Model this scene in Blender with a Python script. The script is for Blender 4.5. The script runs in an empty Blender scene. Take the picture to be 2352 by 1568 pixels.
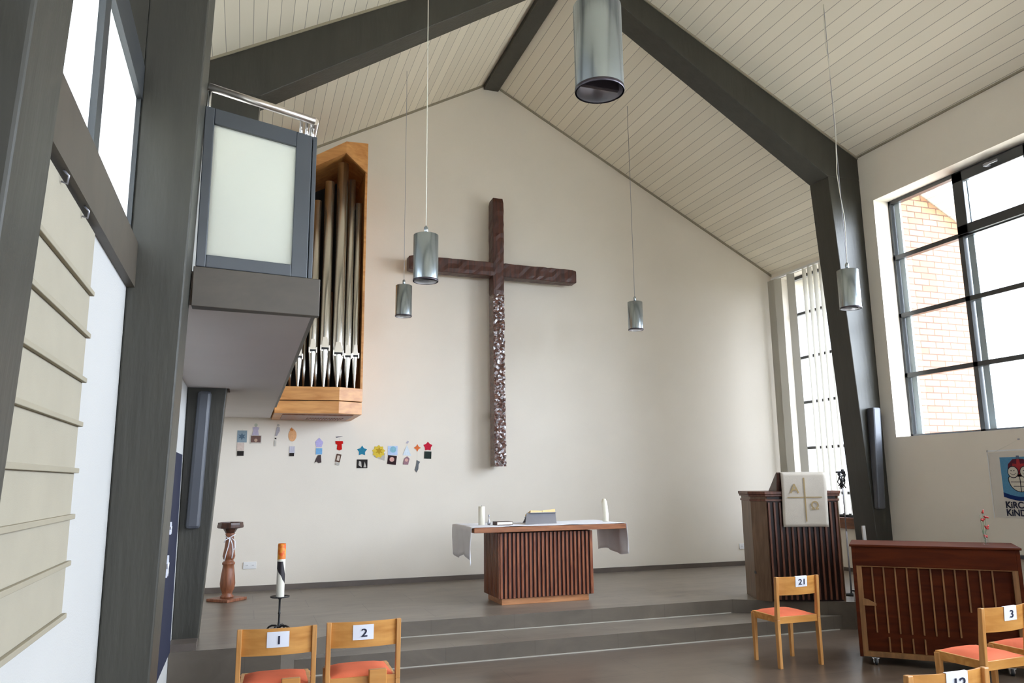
import bpy, bmesh, math, random
from mathutils import Vector, Matrix
random.seed(7)
D=bpy.data; S=bpy.context.scene; COL=S.collection
PI=math.pi

# ------------------------------------------------------------------ materials
def nt(name):
    m=D.materials.new(name); m.use_nodes=True; t=m.node_tree; t.nodes.clear()
    o=t.nodes.new('ShaderNodeOutputMaterial'); return m,t,o
def N(t,k,**kw):
    n=t.nodes.new(k)
    for a,v in kw.items():
        if a in n.inputs.keys(): n.inputs[a].default_value=v
        else: setattr(n,a,v)
    return n
def L(t,a,ao,b,bi): t.links.new(a.outputs[ao],b.inputs[bi])
def c4(c): return (c[0],c[1],c[2],1)
def srgb(r,g,b):
    f=lambda v:(v/255/12.92 if v/255<=.04045 else ((v/255+.055)/1.055)**2.4)
    return (f(r),f(g),f(b))
def principled(t,o,base=(.5,.5,.5),rough=.5,metal=0,spec=.5):
    p=t.nodes.new('ShaderNodeBsdfPrincipled'); p.inputs['Base Color'].default_value=c4(base)
    p.inputs['Roughness'].default_value=rough; p.inputs['Metallic'].default_value=metal
    p.inputs['Specular IOR Level'].default_value=spec; L(t,p,0,o,0); return p
def plain(name,base,rough=.5,metal=0,spec=.5,var=.06,scale=6,bump=0,bscale=60,stretch=(1,1,1)):
    """paint-like surface with a little large-scale unevenness and fine bump"""
    m,t,o=nt(name); p=principled(t,o,base,rough,metal,spec)
    tc=t.nodes.new('ShaderNodeTexCoord'); mp=N(t,'ShaderNodeMapping'); mp.inputs['Scale'].default_value=stretch
    L(t,tc,'Object',mp,0)
    if var:
        n=N(t,'ShaderNodeTexNoise'); n.inputs['Scale'].default_value=scale; n.inputs['Detail'].default_value=5
        L(t,mp,0,n,'Vector')
        r=t.nodes.new('ShaderNodeValToRGB'); e=r.color_ramp.elements
        e[0].position=.3; e[1].position=.7
        e[0].color=c4([max(0,x*(1-var)) for x in base]); e[1].color=c4([min(1,x*(1+var)) for x in base])
        L(t,n,'Fac',r,0); L(t,r,0,p,'Base Color')
    if bump:
        n2=N(t,'ShaderNodeTexNoise'); n2.inputs['Scale'].default_value=bscale; n2.inputs['Detail'].default_value=4
        L(t,mp,0,n2,'Vector'); b=N(t,'ShaderNodeBump'); b.inputs['Strength'].default_value=bump; b.inputs['Distance'].default_value=.01
        L(t,n2,'Fac',b,'Height'); L(t,b,0,p,'Normal')
    return m
def wood(name,dark,light,rough=.4,scale=4,axis='Z',spec=.5,fine=1.0):
    m,t,o=nt(name); p=principled(t,o,light,rough,0,spec)
    tc=t.nodes.new('ShaderNodeTexCoord'); mp=N(t,'ShaderNodeMapping')
    st={'X':(.12,1,1),'Y':(1,.12,1),'Z':(1,1,.12)}[axis]
    mp.inputs['Scale'].default_value=[s*scale for s in st]; L(t,tc,'Object',mp,0)
    n=N(t,'ShaderNodeTexNoise'); n.inputs['Scale'].default_value=6*fine; n.inputs['Detail'].default_value=7; n.inputs['Distortion'].default_value=.6
    L(t,mp,0,n,'Vector'); r=t.nodes.new('ShaderNodeValToRGB'); e=r.color_ramp.elements
    e[0].position=.3; e[0].color=c4(dark); e[1].position=.68; e[1].color=c4(light); L(t,n,'Fac',r,0); L(t,r,0,p,'Base Color')
    b=N(t,'ShaderNodeBump'); b.inputs['Strength'].default_value=.12; b.inputs['Distance'].default_value=.004; L(t,n,'Fac',b,'Height'); L(t,b,0,p,'Normal')
    return m
M={}
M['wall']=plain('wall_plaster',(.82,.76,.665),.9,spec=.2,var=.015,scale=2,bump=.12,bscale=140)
M['wall_lo']=plain('left_wall_darkened_plaster',(.50,.492,.47),.9,spec=.2,var=.015,scale=2,bump=.12,bscale=140)  # same white plaster, darkened to offset the strong window light on this wall
M['paint']=plain('grey_green_paint',(.043,.041,.032),.42,spec=.4,var=.12,scale=3,bump=.25,bscale=9,stretch=(3,3,.5))
M['frame']=plain('anthracite_frame',(.045,.048,.05),.35,spec=.5,var=.05)
M['galframe']=plain('slate_frame',(.055,.062,.07),.33,spec=.5,var=.05)
M['white']=plain('white_paint',(.8,.8,.79),.5,var=.02)
M['cream']=plain('cream_fabric',(.37,.335,.26),.9,spec=.1,var=.03,bump=.2,bscale=500)
M['creamrail']=plain('cream_rail',(.33,.295,.22),.7,spec=.2,var=.03)
M['soffit']=plain('soffit_plaster',(.72,.69,.68),.85,spec=.2,var=.02,scale=2)
M['altarwood']=wood('red_brown_wood',srgb(112,56,32),srgb(156,94,62),.38,5)
M['altarback']=wood('shaded_recess_wood',srgb(44,10,5),srgb(62,20,10),.5,5)  # shade between the altar ribs is put into this wood colour
M['altartop']=wood('altar_top_wood',srgb(125,72,42),srgb(168,108,68),.35,5,'X')
M['plinth']=wood('plinth_wood',srgb(172,110,66),srgb(206,146,98),.4,5,'X')
M['pulpit']=wood('pulpit_wood',srgb(78,42,30),srgb(112,68,48),.4,5)
M['pulpitdark']=wood('pulpit_shaded_recess_wood',srgb(22,6,4),srgb(34,12,8),.45,5)  # near-black tone stands in for shade between the pulpit ribs
M['pulpitside']=wood('pulpit_side_wood',srgb(92,70,52),srgb(122,96,74),.4,5)
M['piano']=wood('piano_wood',srgb(60,20,3),srgb(84,34,8),.6,3,'X',spec=.12)
M['pianopost']=wood('piano_post_wood',srgb(112,76,38),srgb(140,98,54),.5,5)
M['crosswood']=wood('cross_wood',srgb(44,20,10),srgb(86,42,24),.42,4)
M['organwood']=wood('organ_oak',srgb(186,122,62),srgb(218,158,94),.4,3,'X')
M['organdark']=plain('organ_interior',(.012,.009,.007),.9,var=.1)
M['chair']=wood('beech_wood',srgb(186,128,66),srgb(214,160,98),.35,5,'Z')
M['chairb']=wood('beech_plywood',srgb(188,126,58),srgb(216,158,86),.35,3,'X')
M['cushion']=plain('orange_upholstery',srgb(232,120,86),.85,spec=.15,var=.06,scale=8,bump=.3,bscale=700)
M['paper']=plain('white_paper',(.82,.83,.9),.8,spec=.2,var=.01)
M['ink']=plain('dark_blue_ink',(.012,.014,.04),.8,var=0)
M['black']=plain('black_iron',(.012,.012,.013),.45,var=.05)
M['blackp']=plain('black_plastic',(.015,.015,.017),.5,var=.05)
M['wax']=plain('ivory_wax',(.84,.80,.66),.45,var=.02)
M['cloth']=plain('white_linen',(.86,.86,.90),.85,spec=.1,var=.02,bump=.2,bscale=400)
M['chrome']=plain('chrome',(.85,.85,.86),.12,metal=1,var=0)
M['steel']=plain('brushed_steel',(.72,.66,.60),.3,metal=1,var=.03)
M['lamp']=plain('grey_metallic_lacquer',(.40,.45,.48),.27,metal=.92,var=.02)
M['lamprim']=plain('dark_rim',(.06,.05,.06),.3,metal=.5,var=0)
M['reflector']=plain('lamp_reflector',(.9,.88,.9),.3,metal=1,var=0)
M['cord']=plain('cream_cable',(.75,.72,.62),.6,var=0)
M['pipe']=plain('organ_tin',(.80,.77,.71),.24,metal=1,var=.04,scale=3,stretch=(1,1,.2))
M['pipedark']=plain('pipe_mouth_shadow',(.02,.02,.02),.6,var=0)
M['speaker']=plain('speaker_grey',(.07,.075,.088),.4,var=.03)
M['fontwood']=wood('turned_oak',srgb(112,66,44),srgb(158,100,70),.4,6)
M['fontdark']=wood('dark_basin_wood',srgb(50,28,20),srgb(84,52,40),.35,6)
M['ribbon']=plain('white_ribbon',(.82,.82,.88),.6,var=.02)
M['navy']=plain('navy_cloth',(.006,.009,.032),.8,var=.1)
M['sill']=wood('sill_wood',srgb(96,56,28),srgb(130,78,44),.5,4,'Y')
M['redf']=plain('red_petals',(.42,.02,.015),.6,var=.15)
M['green']=plain('green_stem',(.14,.22,.12),.6,var=.1)
M['ante']=plain('antependium_cloth',(.54,.49,.42),.85,spec=.15,var=.05,scale=5,bump=.3,bscale=300)
M['gold']=plain('gold_embroidery',(.34,.24,.10),.6,var=.05)
M['bookstand']=plain('silver_bookstand',(.36,.36,.40),.35,metal=.5,var=.05)
M['pages']=plain('yellowed_pages',(.85,.60,.28),.7,var=.05)
M['seal']=plain('pale_sealant',(.42,.39,.34),.7,var=.03)
def colour(name,r,g,b,rough=.8): 
    if name not in M: M[name]=plain(name,srgb(r,g,b),rough,spec=.2,var=.08,scale=60)
    return M[name]

def stone(name,base,rough,tile=None,off=(0,0),streak=True,joint=.62,plane='xy'):
    m,t,o=nt(name); p=principled(t,o,base,rough,0,.5)
    tc=t.nodes.new('ShaderNodeTexCoord'); mp=N(t,'ShaderNodeMapping'); mp.inputs['Scale'].default_value=(1.6,4.5,3); L(t,tc,'Object',mp,0)
    n=N(t,'ShaderNodeTexNoise'); n.inputs['Scale'].default_value=1.3; n.inputs['Detail'].default_value=9; n.inputs['Roughness'].default_value=.62; n.inputs['Distortion'].default_value=.7
    L(t,mp,0,n,'Vector'); r=t.nodes.new('ShaderNodeValToRGB'); e=r.color_ramp.elements
    e[0].position=.3; e[1].position=.7; e[0].color=c4([x*.8 for x in base]); e[1].color=c4([x*1.18 for x in base]); L(t,n,'Fac',r,0)
    out=r
    if tile:
        mp2=N(t,'ShaderNodeMapping'); mp2.inputs['Location'].default_value=(off[0],off[1],0); L(t,tc,'Object',mp2,0)
        if plane=='xz':
            mp2.inputs['Rotation'].default_value=(-PI/2,0,0)
        b=N(t,'ShaderNodeTexBrick'); b.offset=.5; b.inputs['Scale'].default_value=1; b.inputs['Brick Width'].default_value=tile[0]; b.inputs['Row Height'].default_value=tile[1]
        b.inputs['Mortar Size'].default_value=.004; b.inputs['Mortar Smooth'].default_value=.2
        b.inputs['Color1'].default_value=(1,1,1,1); b.inputs['Color2'].default_value=(.93,.93,.93,1); b.inputs['Mortar'].default_value=(joint,joint,joint,1)
        L(t,mp2,0,b,'Vector'); mx=N(t,'ShaderNodeMix',data_type='RGBA',blend_type='MULTIPLY'); mx.inputs[0].default_value=1
        L(t,r,0,mx,6); L(t,b,'Color',mx,7); t.links.new(mx.outputs[2],p.inputs['Base Color'])
    else: L(t,r,0,p,'Base Color')
    return m
M['floor']=stone('floor_tile',srgb(104,90,78),.30,(1.2,.6),(.1,.08))
M['podium']=stone('podium_tile',srgb(126,116,104),.34,(1.2,.6),(.33,.12))
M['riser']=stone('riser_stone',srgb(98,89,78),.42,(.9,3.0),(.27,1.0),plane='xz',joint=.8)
M['band']=stone('band_stone',srgb(74,66,55),.5)
M['base']=stone('baseboard_stone',srgb(98,88,80),.45)

def ceiling_mat():
    m,t,o=nt('ceiling_boards'); base=(.87,.81,.675); p=principled(t,o,base,.62,0,.3)
    tc=t.nodes.new('ShaderNodeTexCoord'); sx=t.nodes.new('ShaderNodeSeparateXYZ'); L(t,tc,'Object',sx,0)
    d=N(t,'ShaderNodeMath',operation='DIVIDE'); L(t,sx,0,d,0); d.inputs[1].default_value=.125
    fr=N(t,'ShaderNodeMath',operation='FRACT'); L(t,d,0,fr,0)
    lt=N(t,'ShaderNodeMath',operation='LESS_THAN'); L(t,fr,0,lt,0); lt.inputs[1].default_value=.05
    fl=N(t,'ShaderNodeMath',operation='FLOOR'); L(t,d,0,fl,0)
    wn=N(t,'ShaderNodeTexWhiteNoise',noise_dimensions='1D'); L(t,fl,0,wn,'W')
    mr=N(t,'ShaderNodeMapRange'); mr.inputs['To Min'].default_value=.94; mr.inputs['To Max'].default_value=1.04; L(t,wn,'Value',mr,0)
    cm=N(t,'ShaderNodeMix',data_type='RGBA',blend_type='MULTIPLY'); cm.inputs[0].default_value=1; cm.inputs[6].default_value=c4(base)
    L(t,mr,0,cm,7)
    mx=N(t,'ShaderNodeMix',data_type='RGBA'); L(t,lt,0,mx,0); t.links.new(cm.outputs[2],mx.inputs[6]); mx.inputs[7].default_value=(.42,.385,.32,1)
    t.links.new(mx.outputs[2],p.inputs['Base Color'])
    b=N(t,'ShaderNodeBump'); b.inputs['Strength'].default_value=.5; b.inputs['Distance'].default_value=-.006; L(t,lt,0,b,'Height'); L(t,b,0,p,'Normal')
    return m
M['ceiling']=ceiling_mat()
def brick_mat():
    m,t,o=nt('exterior_brick'); p=principled(t,o,(.5,.3,.2),.9,0,.2)
    tc=t.nodes.new('ShaderNodeTexCoord'); mp=N(t,'ShaderNodeMapping'); mp.inputs['Rotation'].default_value=(-PI/2,0,0); L(t,tc,'Object',mp,0)
    b=N(t,'ShaderNodeTexBrick'); b.inputs['Scale'].default_value=1; b.inputs['Brick Width'].default_value=.25; b.inputs['Row Height'].default_value=.083; b.inputs['Mortar Size'].default_value=.008
    b.inputs['Color1'].default_value=(.30,.135,.075,1); b.inputs['Color2'].default_value=(.40,.20,.12,1); b.inputs['Mortar'].default_value=(.10,.06,.045,1)
    L(t,mp,0,b,'Vector'); L(t,b,'Color',p,'Base Color'); return m
M['brick']=brick_mat()
def glass_mat(name,tint=(.97,.98,.98),g=.05):
    m,t,o=nt(name); a=t.nodes.new('ShaderNodeBsdfTransparent'); a.inputs[0].default_value=c4(tint)
    b=t.nodes.new('ShaderNodeBsdfGlossy'); b.inputs['Roughness'].default_value=.03
    x=t.nodes.new('ShaderNodeMixShader'); x.inputs[0].default_value=g; L(t,a,0,x,1); L(t,b,0,x,2); L(t,x,0,o,0); return m
M['glass']=glass_mat('window_glass'); M['dimming']=glass_mat('dimming_window_glass',(.62,.62,.62))  # dimming tint added to cut daylight through the chancel and back windows
def frost(name,col,gl=.12):
    m,t,o=nt(name); a=t.nodes.new('ShaderNodeBsdfTranslucent'); a.inputs[0].default_value=c4(col)
    d=t.nodes.new('ShaderNodeBsdfDiffuse'); d.inputs[0].default_value=c4(col)
    b=t.nodes.new('ShaderNodeBsdfGlossy'); b.inputs['Roughness'].default_value=.12
    x=t.nodes.new('ShaderNodeMixShader'); x.inputs[0].default_value=.3; L(t,a,0,x,1); L(t,d,0,x,2)
    y=t.nodes.new('ShaderNodeMixShader'); y.inputs[0].default_value=gl; L(t,x,0,y,1); L(t,b,0,y,2); L(t,y,0,o,0); return m
M['frost']=frost('frosted_glass',(.88,.89,.82),.16)
M['frostw']=frost('frosted_window_glass',(.95,.97,.97),.05)
def slat_mat():
    m,t,o=nt('blind_slat_fabric'); a=t.nodes.new('ShaderNodeBsdfTranslucent'); a.inputs[0].default_value=(.80,.76,.64,1)
    d=t.nodes.new('ShaderNodeBsdfDiffuse'); d.inputs[0].default_value=(.52,.495,.43,1)
    x=t.nodes.new('ShaderNodeMixShader'); x.inputs[0].default_value=.96; L(t,a,0,x,1); L(t,d,0,x,2); L(t,x,0,o,0); return m
M['slat']=slat_mat()
def cross_mat():
    # lower trunk of the cross: hewn facets under a thick glossy lacquer
    m,t,o=nt('adzed_cross_wood'); p=principled(t,o,srgb(80,38,22),.3,0,.6)
    p.inputs['Coat Weight'].default_value=.7; p.inputs['Coat Roughness'].default_value=.12; p.inputs['Coat IOR'].default_value=1.8
    tc=t.nodes.new('ShaderNodeTexCoord'); mp=N(t,'ShaderNodeMapping'); mp.inputs['Scale'].default_value=(9,9,14); L(t,tc,'Object',mp,0)
    n=N(t,'ShaderNodeTexNoise'); n.inputs['Scale'].default_value=2.2; n.inputs['Detail'].default_value=6; L(t,mp,0,n,'Vector')
    r=t.nodes.new('ShaderNodeValToRGB'); e=r.color_ramp.elements; e[0].position=.35; e[0].color=c4(srgb(44,18,9)); e[1].position=.65; e[1].color=c4(srgb(98,50,30))
    L(t,n,'Fac',r,0); L(t,r,0,p,'Base Color')
    b=N(t,'ShaderNodeBump'); b.inputs['Strength'].default_value=.5; b.inputs['Distance'].default_value=.01; L(t,n,'Fac',b,'Height'); L(t,b,0,p,'Normal')
    return m
M['adzed']=cross_mat()

# ------------------------------------------------------------------ mesh builder
class MB:
    def __init__(s): s.v=[]; s.f=[]; s.sm=[]
    def add(s,vs,fs,smooth=False,mat=None):
        k=len(s.v)
        for v in vs:
            v=Vector(v)
            if mat is not None: v=mat@v
            s.v.append(tuple(v))
        for f in fs: s.f.append([k+i for i in f]); s.sm.append(smooth)
        return s
    def box(s,a,b,mat=None):
        x0,y0,z0=a; x1,y1,z1=b
        if x0>x1:x0,x1=x1,x0
        if y0>y1:y0,y1=y1,y0
        if z0>z1:z0,z1=z1,z0
        vs=[(x0,y0,z0),(x1,y0,z0),(x1,y1,z0),(x0,y1,z0),(x0,y0,z1),(x1,y0,z1),(x1,y1,z1),(x0,y1,z1)]
        return s.add(vs,[(0,3,2,1),(4,5,6,7),(0,1,5,4),(1,2,6,5),(2,3,7,6),(3,0,4,7)],mat=mat)
    def hexa(s,vs,mat=None): # 4 bottom ccw, 4 top ccw
        return s.add(vs,[(0,3,2,1),(4,5,6,7),(0,1,5,4),(1,2,6,5),(2,3,7,6),(3,0,4,7)],mat=mat)
    def prism(s,pts,z0,z1,mat=None): # polygon ccw in xy
        n=len(pts); vs=[(p[0],p[1],z0) for p in pts]+[(p[0],p[1],z1) for p in pts]
        fs=[tuple(range(n-1,-1,-1)),tuple(range(n,2*n))]+[(i,(i+1)%n,n+(i+1)%n,n+i) for i in range(n)]
        return s.add(vs,fs,mat=mat)
    def extr(s,pts,dv): # planar 3d polygon extruded by vector
        n=len(pts); d=Vector(dv); vs=[Vector(p) for p in pts]+[Vector(p)+d for p in pts]
        fs=[tuple(range(n-1,-1,-1)),tuple(range(n,2*n))]+[(i,(i+1)%n,n+(i+1)%n,n+i) for i in range(n)]
        return s.add(vs,fs)
    def lathe(s,prof,c=(0,0,0),seg=24,cap=True,mat=None,smooth=True): # prof: (r,z)
        vs=[];fs=[]
        for r,z in prof:
            for i in range(seg):
                a=2*PI*i/seg; vs.append((c[0]+r*math.cos(a),c[1]+r*math.sin(a),c[2]+z))
        for j in range(len(prof)-1):
            for i in range(seg):
                fs.append((j*seg+i,j*seg+(i+1)%seg,(j+1)*seg+(i+1)%seg,(j+1)*seg+i))
        s.add(vs,fs,smooth,mat)
        if cap:
            k=len(s.v)-len(vs)
            s.f.append([k+i for i in range(seg-1,-1,-1)]); s.sm.append(False)
            q=k+(len(prof)-1)*seg; s.f.append([q+i for i in range(seg)]); s.sm.append(False)
        return s
    def tube(s,pts,r,seg=10,cap=True):
        pts=[Vector(p) for p in pts]; rr=r if isinstance(r,(list,tuple)) else [r]*len(pts)
        vs=[];fs=[]; up=None
        for i,p in enumerate(pts):
            d=(pts[min(i+1,len(pts)-1)]-pts[max(i-1,0)]).normalized()
            if up is None: up=Vector((0,0,1)) if abs(d.z)<.9 else Vector((1,0,0))
            x=d.cross(up).normalized(); y=x.cross(d).normalized(); up=y
            for k in range(seg):
                a=2*PI*k/seg; vs.append(p+x*rr[i]*math.cos(a)+y*rr[i]*math.sin(a))
        for j in range(len(pts)-1):
            for k in range(seg): fs.append((j*seg+k,j*seg+(k+1)%seg,(j+1)*seg+(k+1)%seg,(j+1)*seg+k))
        k0=len(s.v); s.add(vs,fs,True)
        if cap:
            s.f.append([k0+k for k in range(seg-1,-1,-1)]); s.sm.append(False)
            q=k0+(len(pts)-1)*seg; s.f.append([q+k for k in range(seg)]); s.sm.append(False)
        return s
    def build(s,name,mat,parent=None,bevel=0,fix=True):
        me=D.meshes.new(name); me.from_pydata(s.v,[],s.f); me.polygons.foreach_set('use_smooth',s.sm)
        bm=bmesh.new(); bm.from_mesh(me); bmesh.ops.recalc_face_normals(bm,faces=bm.faces); bm.to_mesh(me); bm.free()
        me.materials.append(M[mat] if isinstance(mat,str) else mat); me.update()
        o=D.objects.new(name,me); COL.objects.link(o)
        if parent is not None: o.parent=parent
        if bevel:
            b=o.modifiers.new('bevel','BEVEL'); b.width=bevel; b.segments=2; b.limit_method='ANGLE'; b.angle_limit=math.radians(35)
        return o
def B(a,b): return MB().box(a,b)
def empty(name,loc=(0,0,0),rz=0):
    o=D.objects.new(name,None); COL.objects.link(o); o.location=loc; o.rotation_euler.z=rz; o.empty_display_size=.1; return o
def tag(o,label,cat,group=None):
    o['label']=label; o['category']=cat
    if group: o['group']=group
    return o
def thing(name,label,cat,loc=(0,0,0),rz=0,group=None): return tag(empty(name,loc,rz),label,cat,group)
def struct(o): o['kind']='structure'; return o
def copy_tree(o,parent=None):
    c=o.copy(); COL.objects.link(c); c.parent=parent
    for ch in list(o.children): copy_tree(ch,c)
    return c
def text_mesh(txt,size,mat,parent,mtx,name='numeral',weight=.0,ext=.0008,sx=1,align='CENTER'):
    cu=D.curves.new('t','FONT'); cu.body=txt; cu.size=size; cu.extrude=ext; cu.offset=weight; cu.align_x=align; cu.align_y='CENTER'
    to=D.objects.new('t',cu); COL.objects.link(to)
    dg=bpy.context.evaluated_depsgraph_get(); me=D.meshes.new_from_object(to.evaluated_get(dg)); D.objects.remove(to); D.curves.remove(cu)
    me.transform(Matrix.Diagonal((sx,1,1,1))); me.transform(mtx); me.materials.clear(); me.materials.append(M[mat]); me.name=name
    o=D.objects.new(name,me); COL.objects.link(o); o.parent=parent; return o
# text frames: columns = text x axis, text y axis, normal
def frame(origin,xa,ya):
    xa=Vector(xa).normalized(); ya=Vector(ya).normalized(); za=xa.cross(ya)
    m=Matrix((xa,ya,za)).transposed().to_4x4(); m.translation=Vector(origin); return m

# ------------------------------------------------------------------ key dimensions
XL,XR=-.535,7.535; RX=3.5; RZ=8.08; SL=.545; W=11.13; YB=-9.0
CL,CR=-1.70,8.70; PZ=.30
roof=lambda x: RZ-SL*abs(x-RX)

# ------------------------------------------------------------------ shell
struct(B((XL-.3,YB-.2,-.12),(XR+.3,7.6,0)).build('floor','floor'))
# end wall behind the altar
mb=MB(); pts=[(CL-.3,W,0),(CR+.3,W,0),(CR+.3,W,roof(CR+.3)+.1),(RX,W,RZ+.1),(CL-.3,W,roof(CL-.3)+.1)]
mb.extr(pts,(0,.3,0)); struct(mb.build('wall_far','wall'))
mb=MB(); y_=YB
def gable(x0,x1,z0):
    P=[(x0,y_,z0),(x1,y_,z0),(x1,y_,roof(x1)+.1)]
    if x0<RX<x1: P.append((RX,y_,RZ+.1))
    P.append((x0,y_,roof(x0)+.1)); mb.extr(P,(0,-.2,0))
gable(XL-.3,1.3,0); gable(5.7,XR+.3,0); gable(1.3,5.7,5.4)
struct(mb.build('wall_back','wall'))
r=empty('window_10'); struct(r); mb=MB()
for x in (1.3,2.38,3.46,4.54,5.64): mb.box((x,YB-.12,0),(x+.06,YB-.06,5.4))
for z in (.0,1.1,2.2,3.3,4.4,5.34): mb.box((1.3,YB-.12,z),(5.7,YB-.06,z+.06))
mb.build('frame','frame',r); MB().box((1.3,YB-.1,0),(5.7,YB-.094,5.4)).build('glass_pane','dimming',r)
# right nave wall with window bays
def wall_with_holes(mb,x0,x1,y0,y1,z0,z1,holes):
    """wall slab between x0..x1 running along y, holes = (ya,yb,za,zb) sorted, not overlapping in y"""
    y=y0
    for ya,yb,za,zb in sorted(holes):
        if ya>y: mb.box((x0,y,z0),(x1,ya,z1))
        if za>z0: mb.box((x0,ya,z0),(x1,yb,za))
        if zb<z1: mb.box((x0,ya,zb),(x1,yb,z1))
        y=yb
    if y<y1: mb.box((x0,y,z0),(x1,y1,z1))
RB=[(4.42,7.50,2.17,5.215),(.42,3.50,2.17,5.215),(-3.6,-.5,2.17,5.215),(-7.6,-4.5,2.17,5.215)]
mb=MB(); wall_with_holes(mb,XR,XR+.36,YB,7.62,0,roof(XR)+.02,RB); 
mb.box((XR,7.62,0),(XR+.36,8.05,roof(XR)+.02)); 
struct(mb.build('wall_right','wall'))
# return wall to the wider chancel (plaster inside) and its side wall with the blind window
mb=MB(); mb.extr([(XR+.36,8.05,0),(CR+.3,8.05,0),(CR+.3,8.05,roof(CR+.3)-.02),(XR+.36,8.05,roof(XR+.36)-.02)],(0,-.28,0))
struct(mb.build('wall_right_return','wall'))
mb=MB(); wall_with_holes(mb,CR,CR+.3,8.05,W,0,roof(CR),[(8.25,10.93,1.09,5.12)])
struct(mb.build('wall_right_chancel','wall'))
# brick skin outside
mb=MB(); mb.extr([(XR+.37,7.76,-.1),(9.02,7.76,-.1),(9.02,7.76,roof(9.02)-.03),(XR+.37,7.76,roof(XR+.37)-.03)],(0,-.22,0))
o=mb.build('wall_exterior_brick','brick'); struct(o)
struct(MB().box((9.0,7.76,-.1),(9.14,8.2,roof(9.14)-.03)).build('wall_exterior_side','brick'))
# left nave wall
LW=[(1.77,3.70,2.76,3.47),(-2.25,1.52,2.76,3.47)]
mb=MB(); wall_with_holes(mb,XL-.2,XL,YB,4.05,0,3.47,LW); mb.box((XL-.5,YB,3.47),(XL,4.05,3.62)); mb.box((XL-.5,YB,3.62),(XL-.3,4.05,roof(XL-.3)+.02))
wall_with_holes(mb,XL-.2,XL,4.05,8.05,0,roof(XL)+.02,[(4.3,6.4,2.95,4.2)])
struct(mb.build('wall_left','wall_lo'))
mb=MB(); mb.extr([(XL-.2,8.05,0),(CL-.3,8.05,0),(CL-.3,8.05,roof(CL-.3)-.02),(XL-.2,8.05,roof(XL-.2)-.02)],(0,-.12,0)); struct(mb.build('wall_left_return','wall'))
mb=MB(); wall_with_holes(mb,CL-.3,CL,8.05,W,0,roof(CL),[]); struct(mb.build('wall_left_chancel','wall'))
# ceiling slabs (boards run towards the altar)
mb=MB()
def slab(x0,x1,y0,y1):
    z0,z1=roof(x0),roof(x1)
    mb.hexa([(x0,y0,z0),(x1,y0,z1),(x1,y1,z1),(x0,y1,z0),(x0,y0,z0+.2),(x1,y0,z1+.2),(x1,y1,z1+.2),(x0,y1,z0+.2)])
slab(RX,XR+.75,YB-.2,7.3); slab(XL-.5,RX,YB-.2,7.3); slab(RX,9.35,7.3,W+.3); slab(CL-.5,RX,7.3,W+.3)
struct(mb.build('ceiling','ceiling'))
struct(B((-40,-40,-.35),(60,60,-.13)).build('ground_outside',plain('outdoor_paving',(.62,.58,.49),.9,var=.1,scale=1)))

# baseboards
struct(B((CL,W-.015,PZ),(CR,W,PZ+.07)).build('baseboard_far','base'))
struct(B((CR-.015,7.95,PZ),(CR,W-.015,PZ+.055)).build('baseboard_right','base'))
struct(B((XR-.015,YB,0),(XR,7.43,.06)).build('baseboard_right_nave','base'))
struct(B((XL,YB,0),(XL+.015,3.70,.06)).build('baseboard_left','base'))
# thin trim where ceiling boards meet the walls
mb=MB()
for x0,x1 in((RX,CR),(CL,RX)):
    mb.hexa([(x0,W-.02,roof(x0)-.035),(x1,W-.02,roof(x1)-.035),(x1,W,roof(x1)-.035),(x0,W,roof(x0)-.035),(x0,W-.02,roof(x0)),(x1,W-.02,roof(x1)),(x1,W,roof(x1)),(x0,W,roof(x0))])
struct(mb.build('trim_1','creamrail'))
struct(B((XR-.02,YB,roof(XR)-.01),(XR,7.7,roof(XR)+.012)).build('trim_2','creamrail'))

# ------------------------------------------------------------------ podium and step
pod=thing('altar_podium','grey stone podium with one lower step below the altar','podium',(3.5,9,0))
def rel(o,l): 
    o.matrix_parent_inverse=Matrix.Translation(-Vector(l)); return o
e_=.003; outline=[(CL+e_,W-e_),(CL+e_,8.05+e_),(XL+e_,8.05+e_),(XL+e_,7.45),(.38,7.43),(1.52,8.12),(5.48,8.12),(6.62,7.43),(XR-e_,7.43),(XR-e_,8.05+e_),(CR-e_,8.05+e_),(CR-e_,W-e_)]
outline=[(p[0]-3.5,p[1]-9) for p in outline]
mb=MB(); mb.prism(outline[::-1],.0,PZ); po=mb.build('platform','podium',pod)
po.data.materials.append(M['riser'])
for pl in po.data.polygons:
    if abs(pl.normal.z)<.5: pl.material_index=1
st=[(.496-3.5,7.50-9),(6.505-3.5,7.50-9),(5.48-3.5,8.119-9),(1.52-3.5,8.119-9)]
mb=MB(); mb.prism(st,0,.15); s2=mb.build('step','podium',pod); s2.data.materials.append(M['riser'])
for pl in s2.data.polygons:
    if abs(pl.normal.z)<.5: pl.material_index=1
mb=MB(); mb.box((.55-3.5,7.488-9,0),(6.45-3.5,7.5-9,.009)); mb.box((1.55-3.5,8.109-9,.15),(5.45-3.5,8.121-9,.158)); mb.build('sealant_line','seal',pod)['label']='pale joint line along the foot of each riser'

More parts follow.
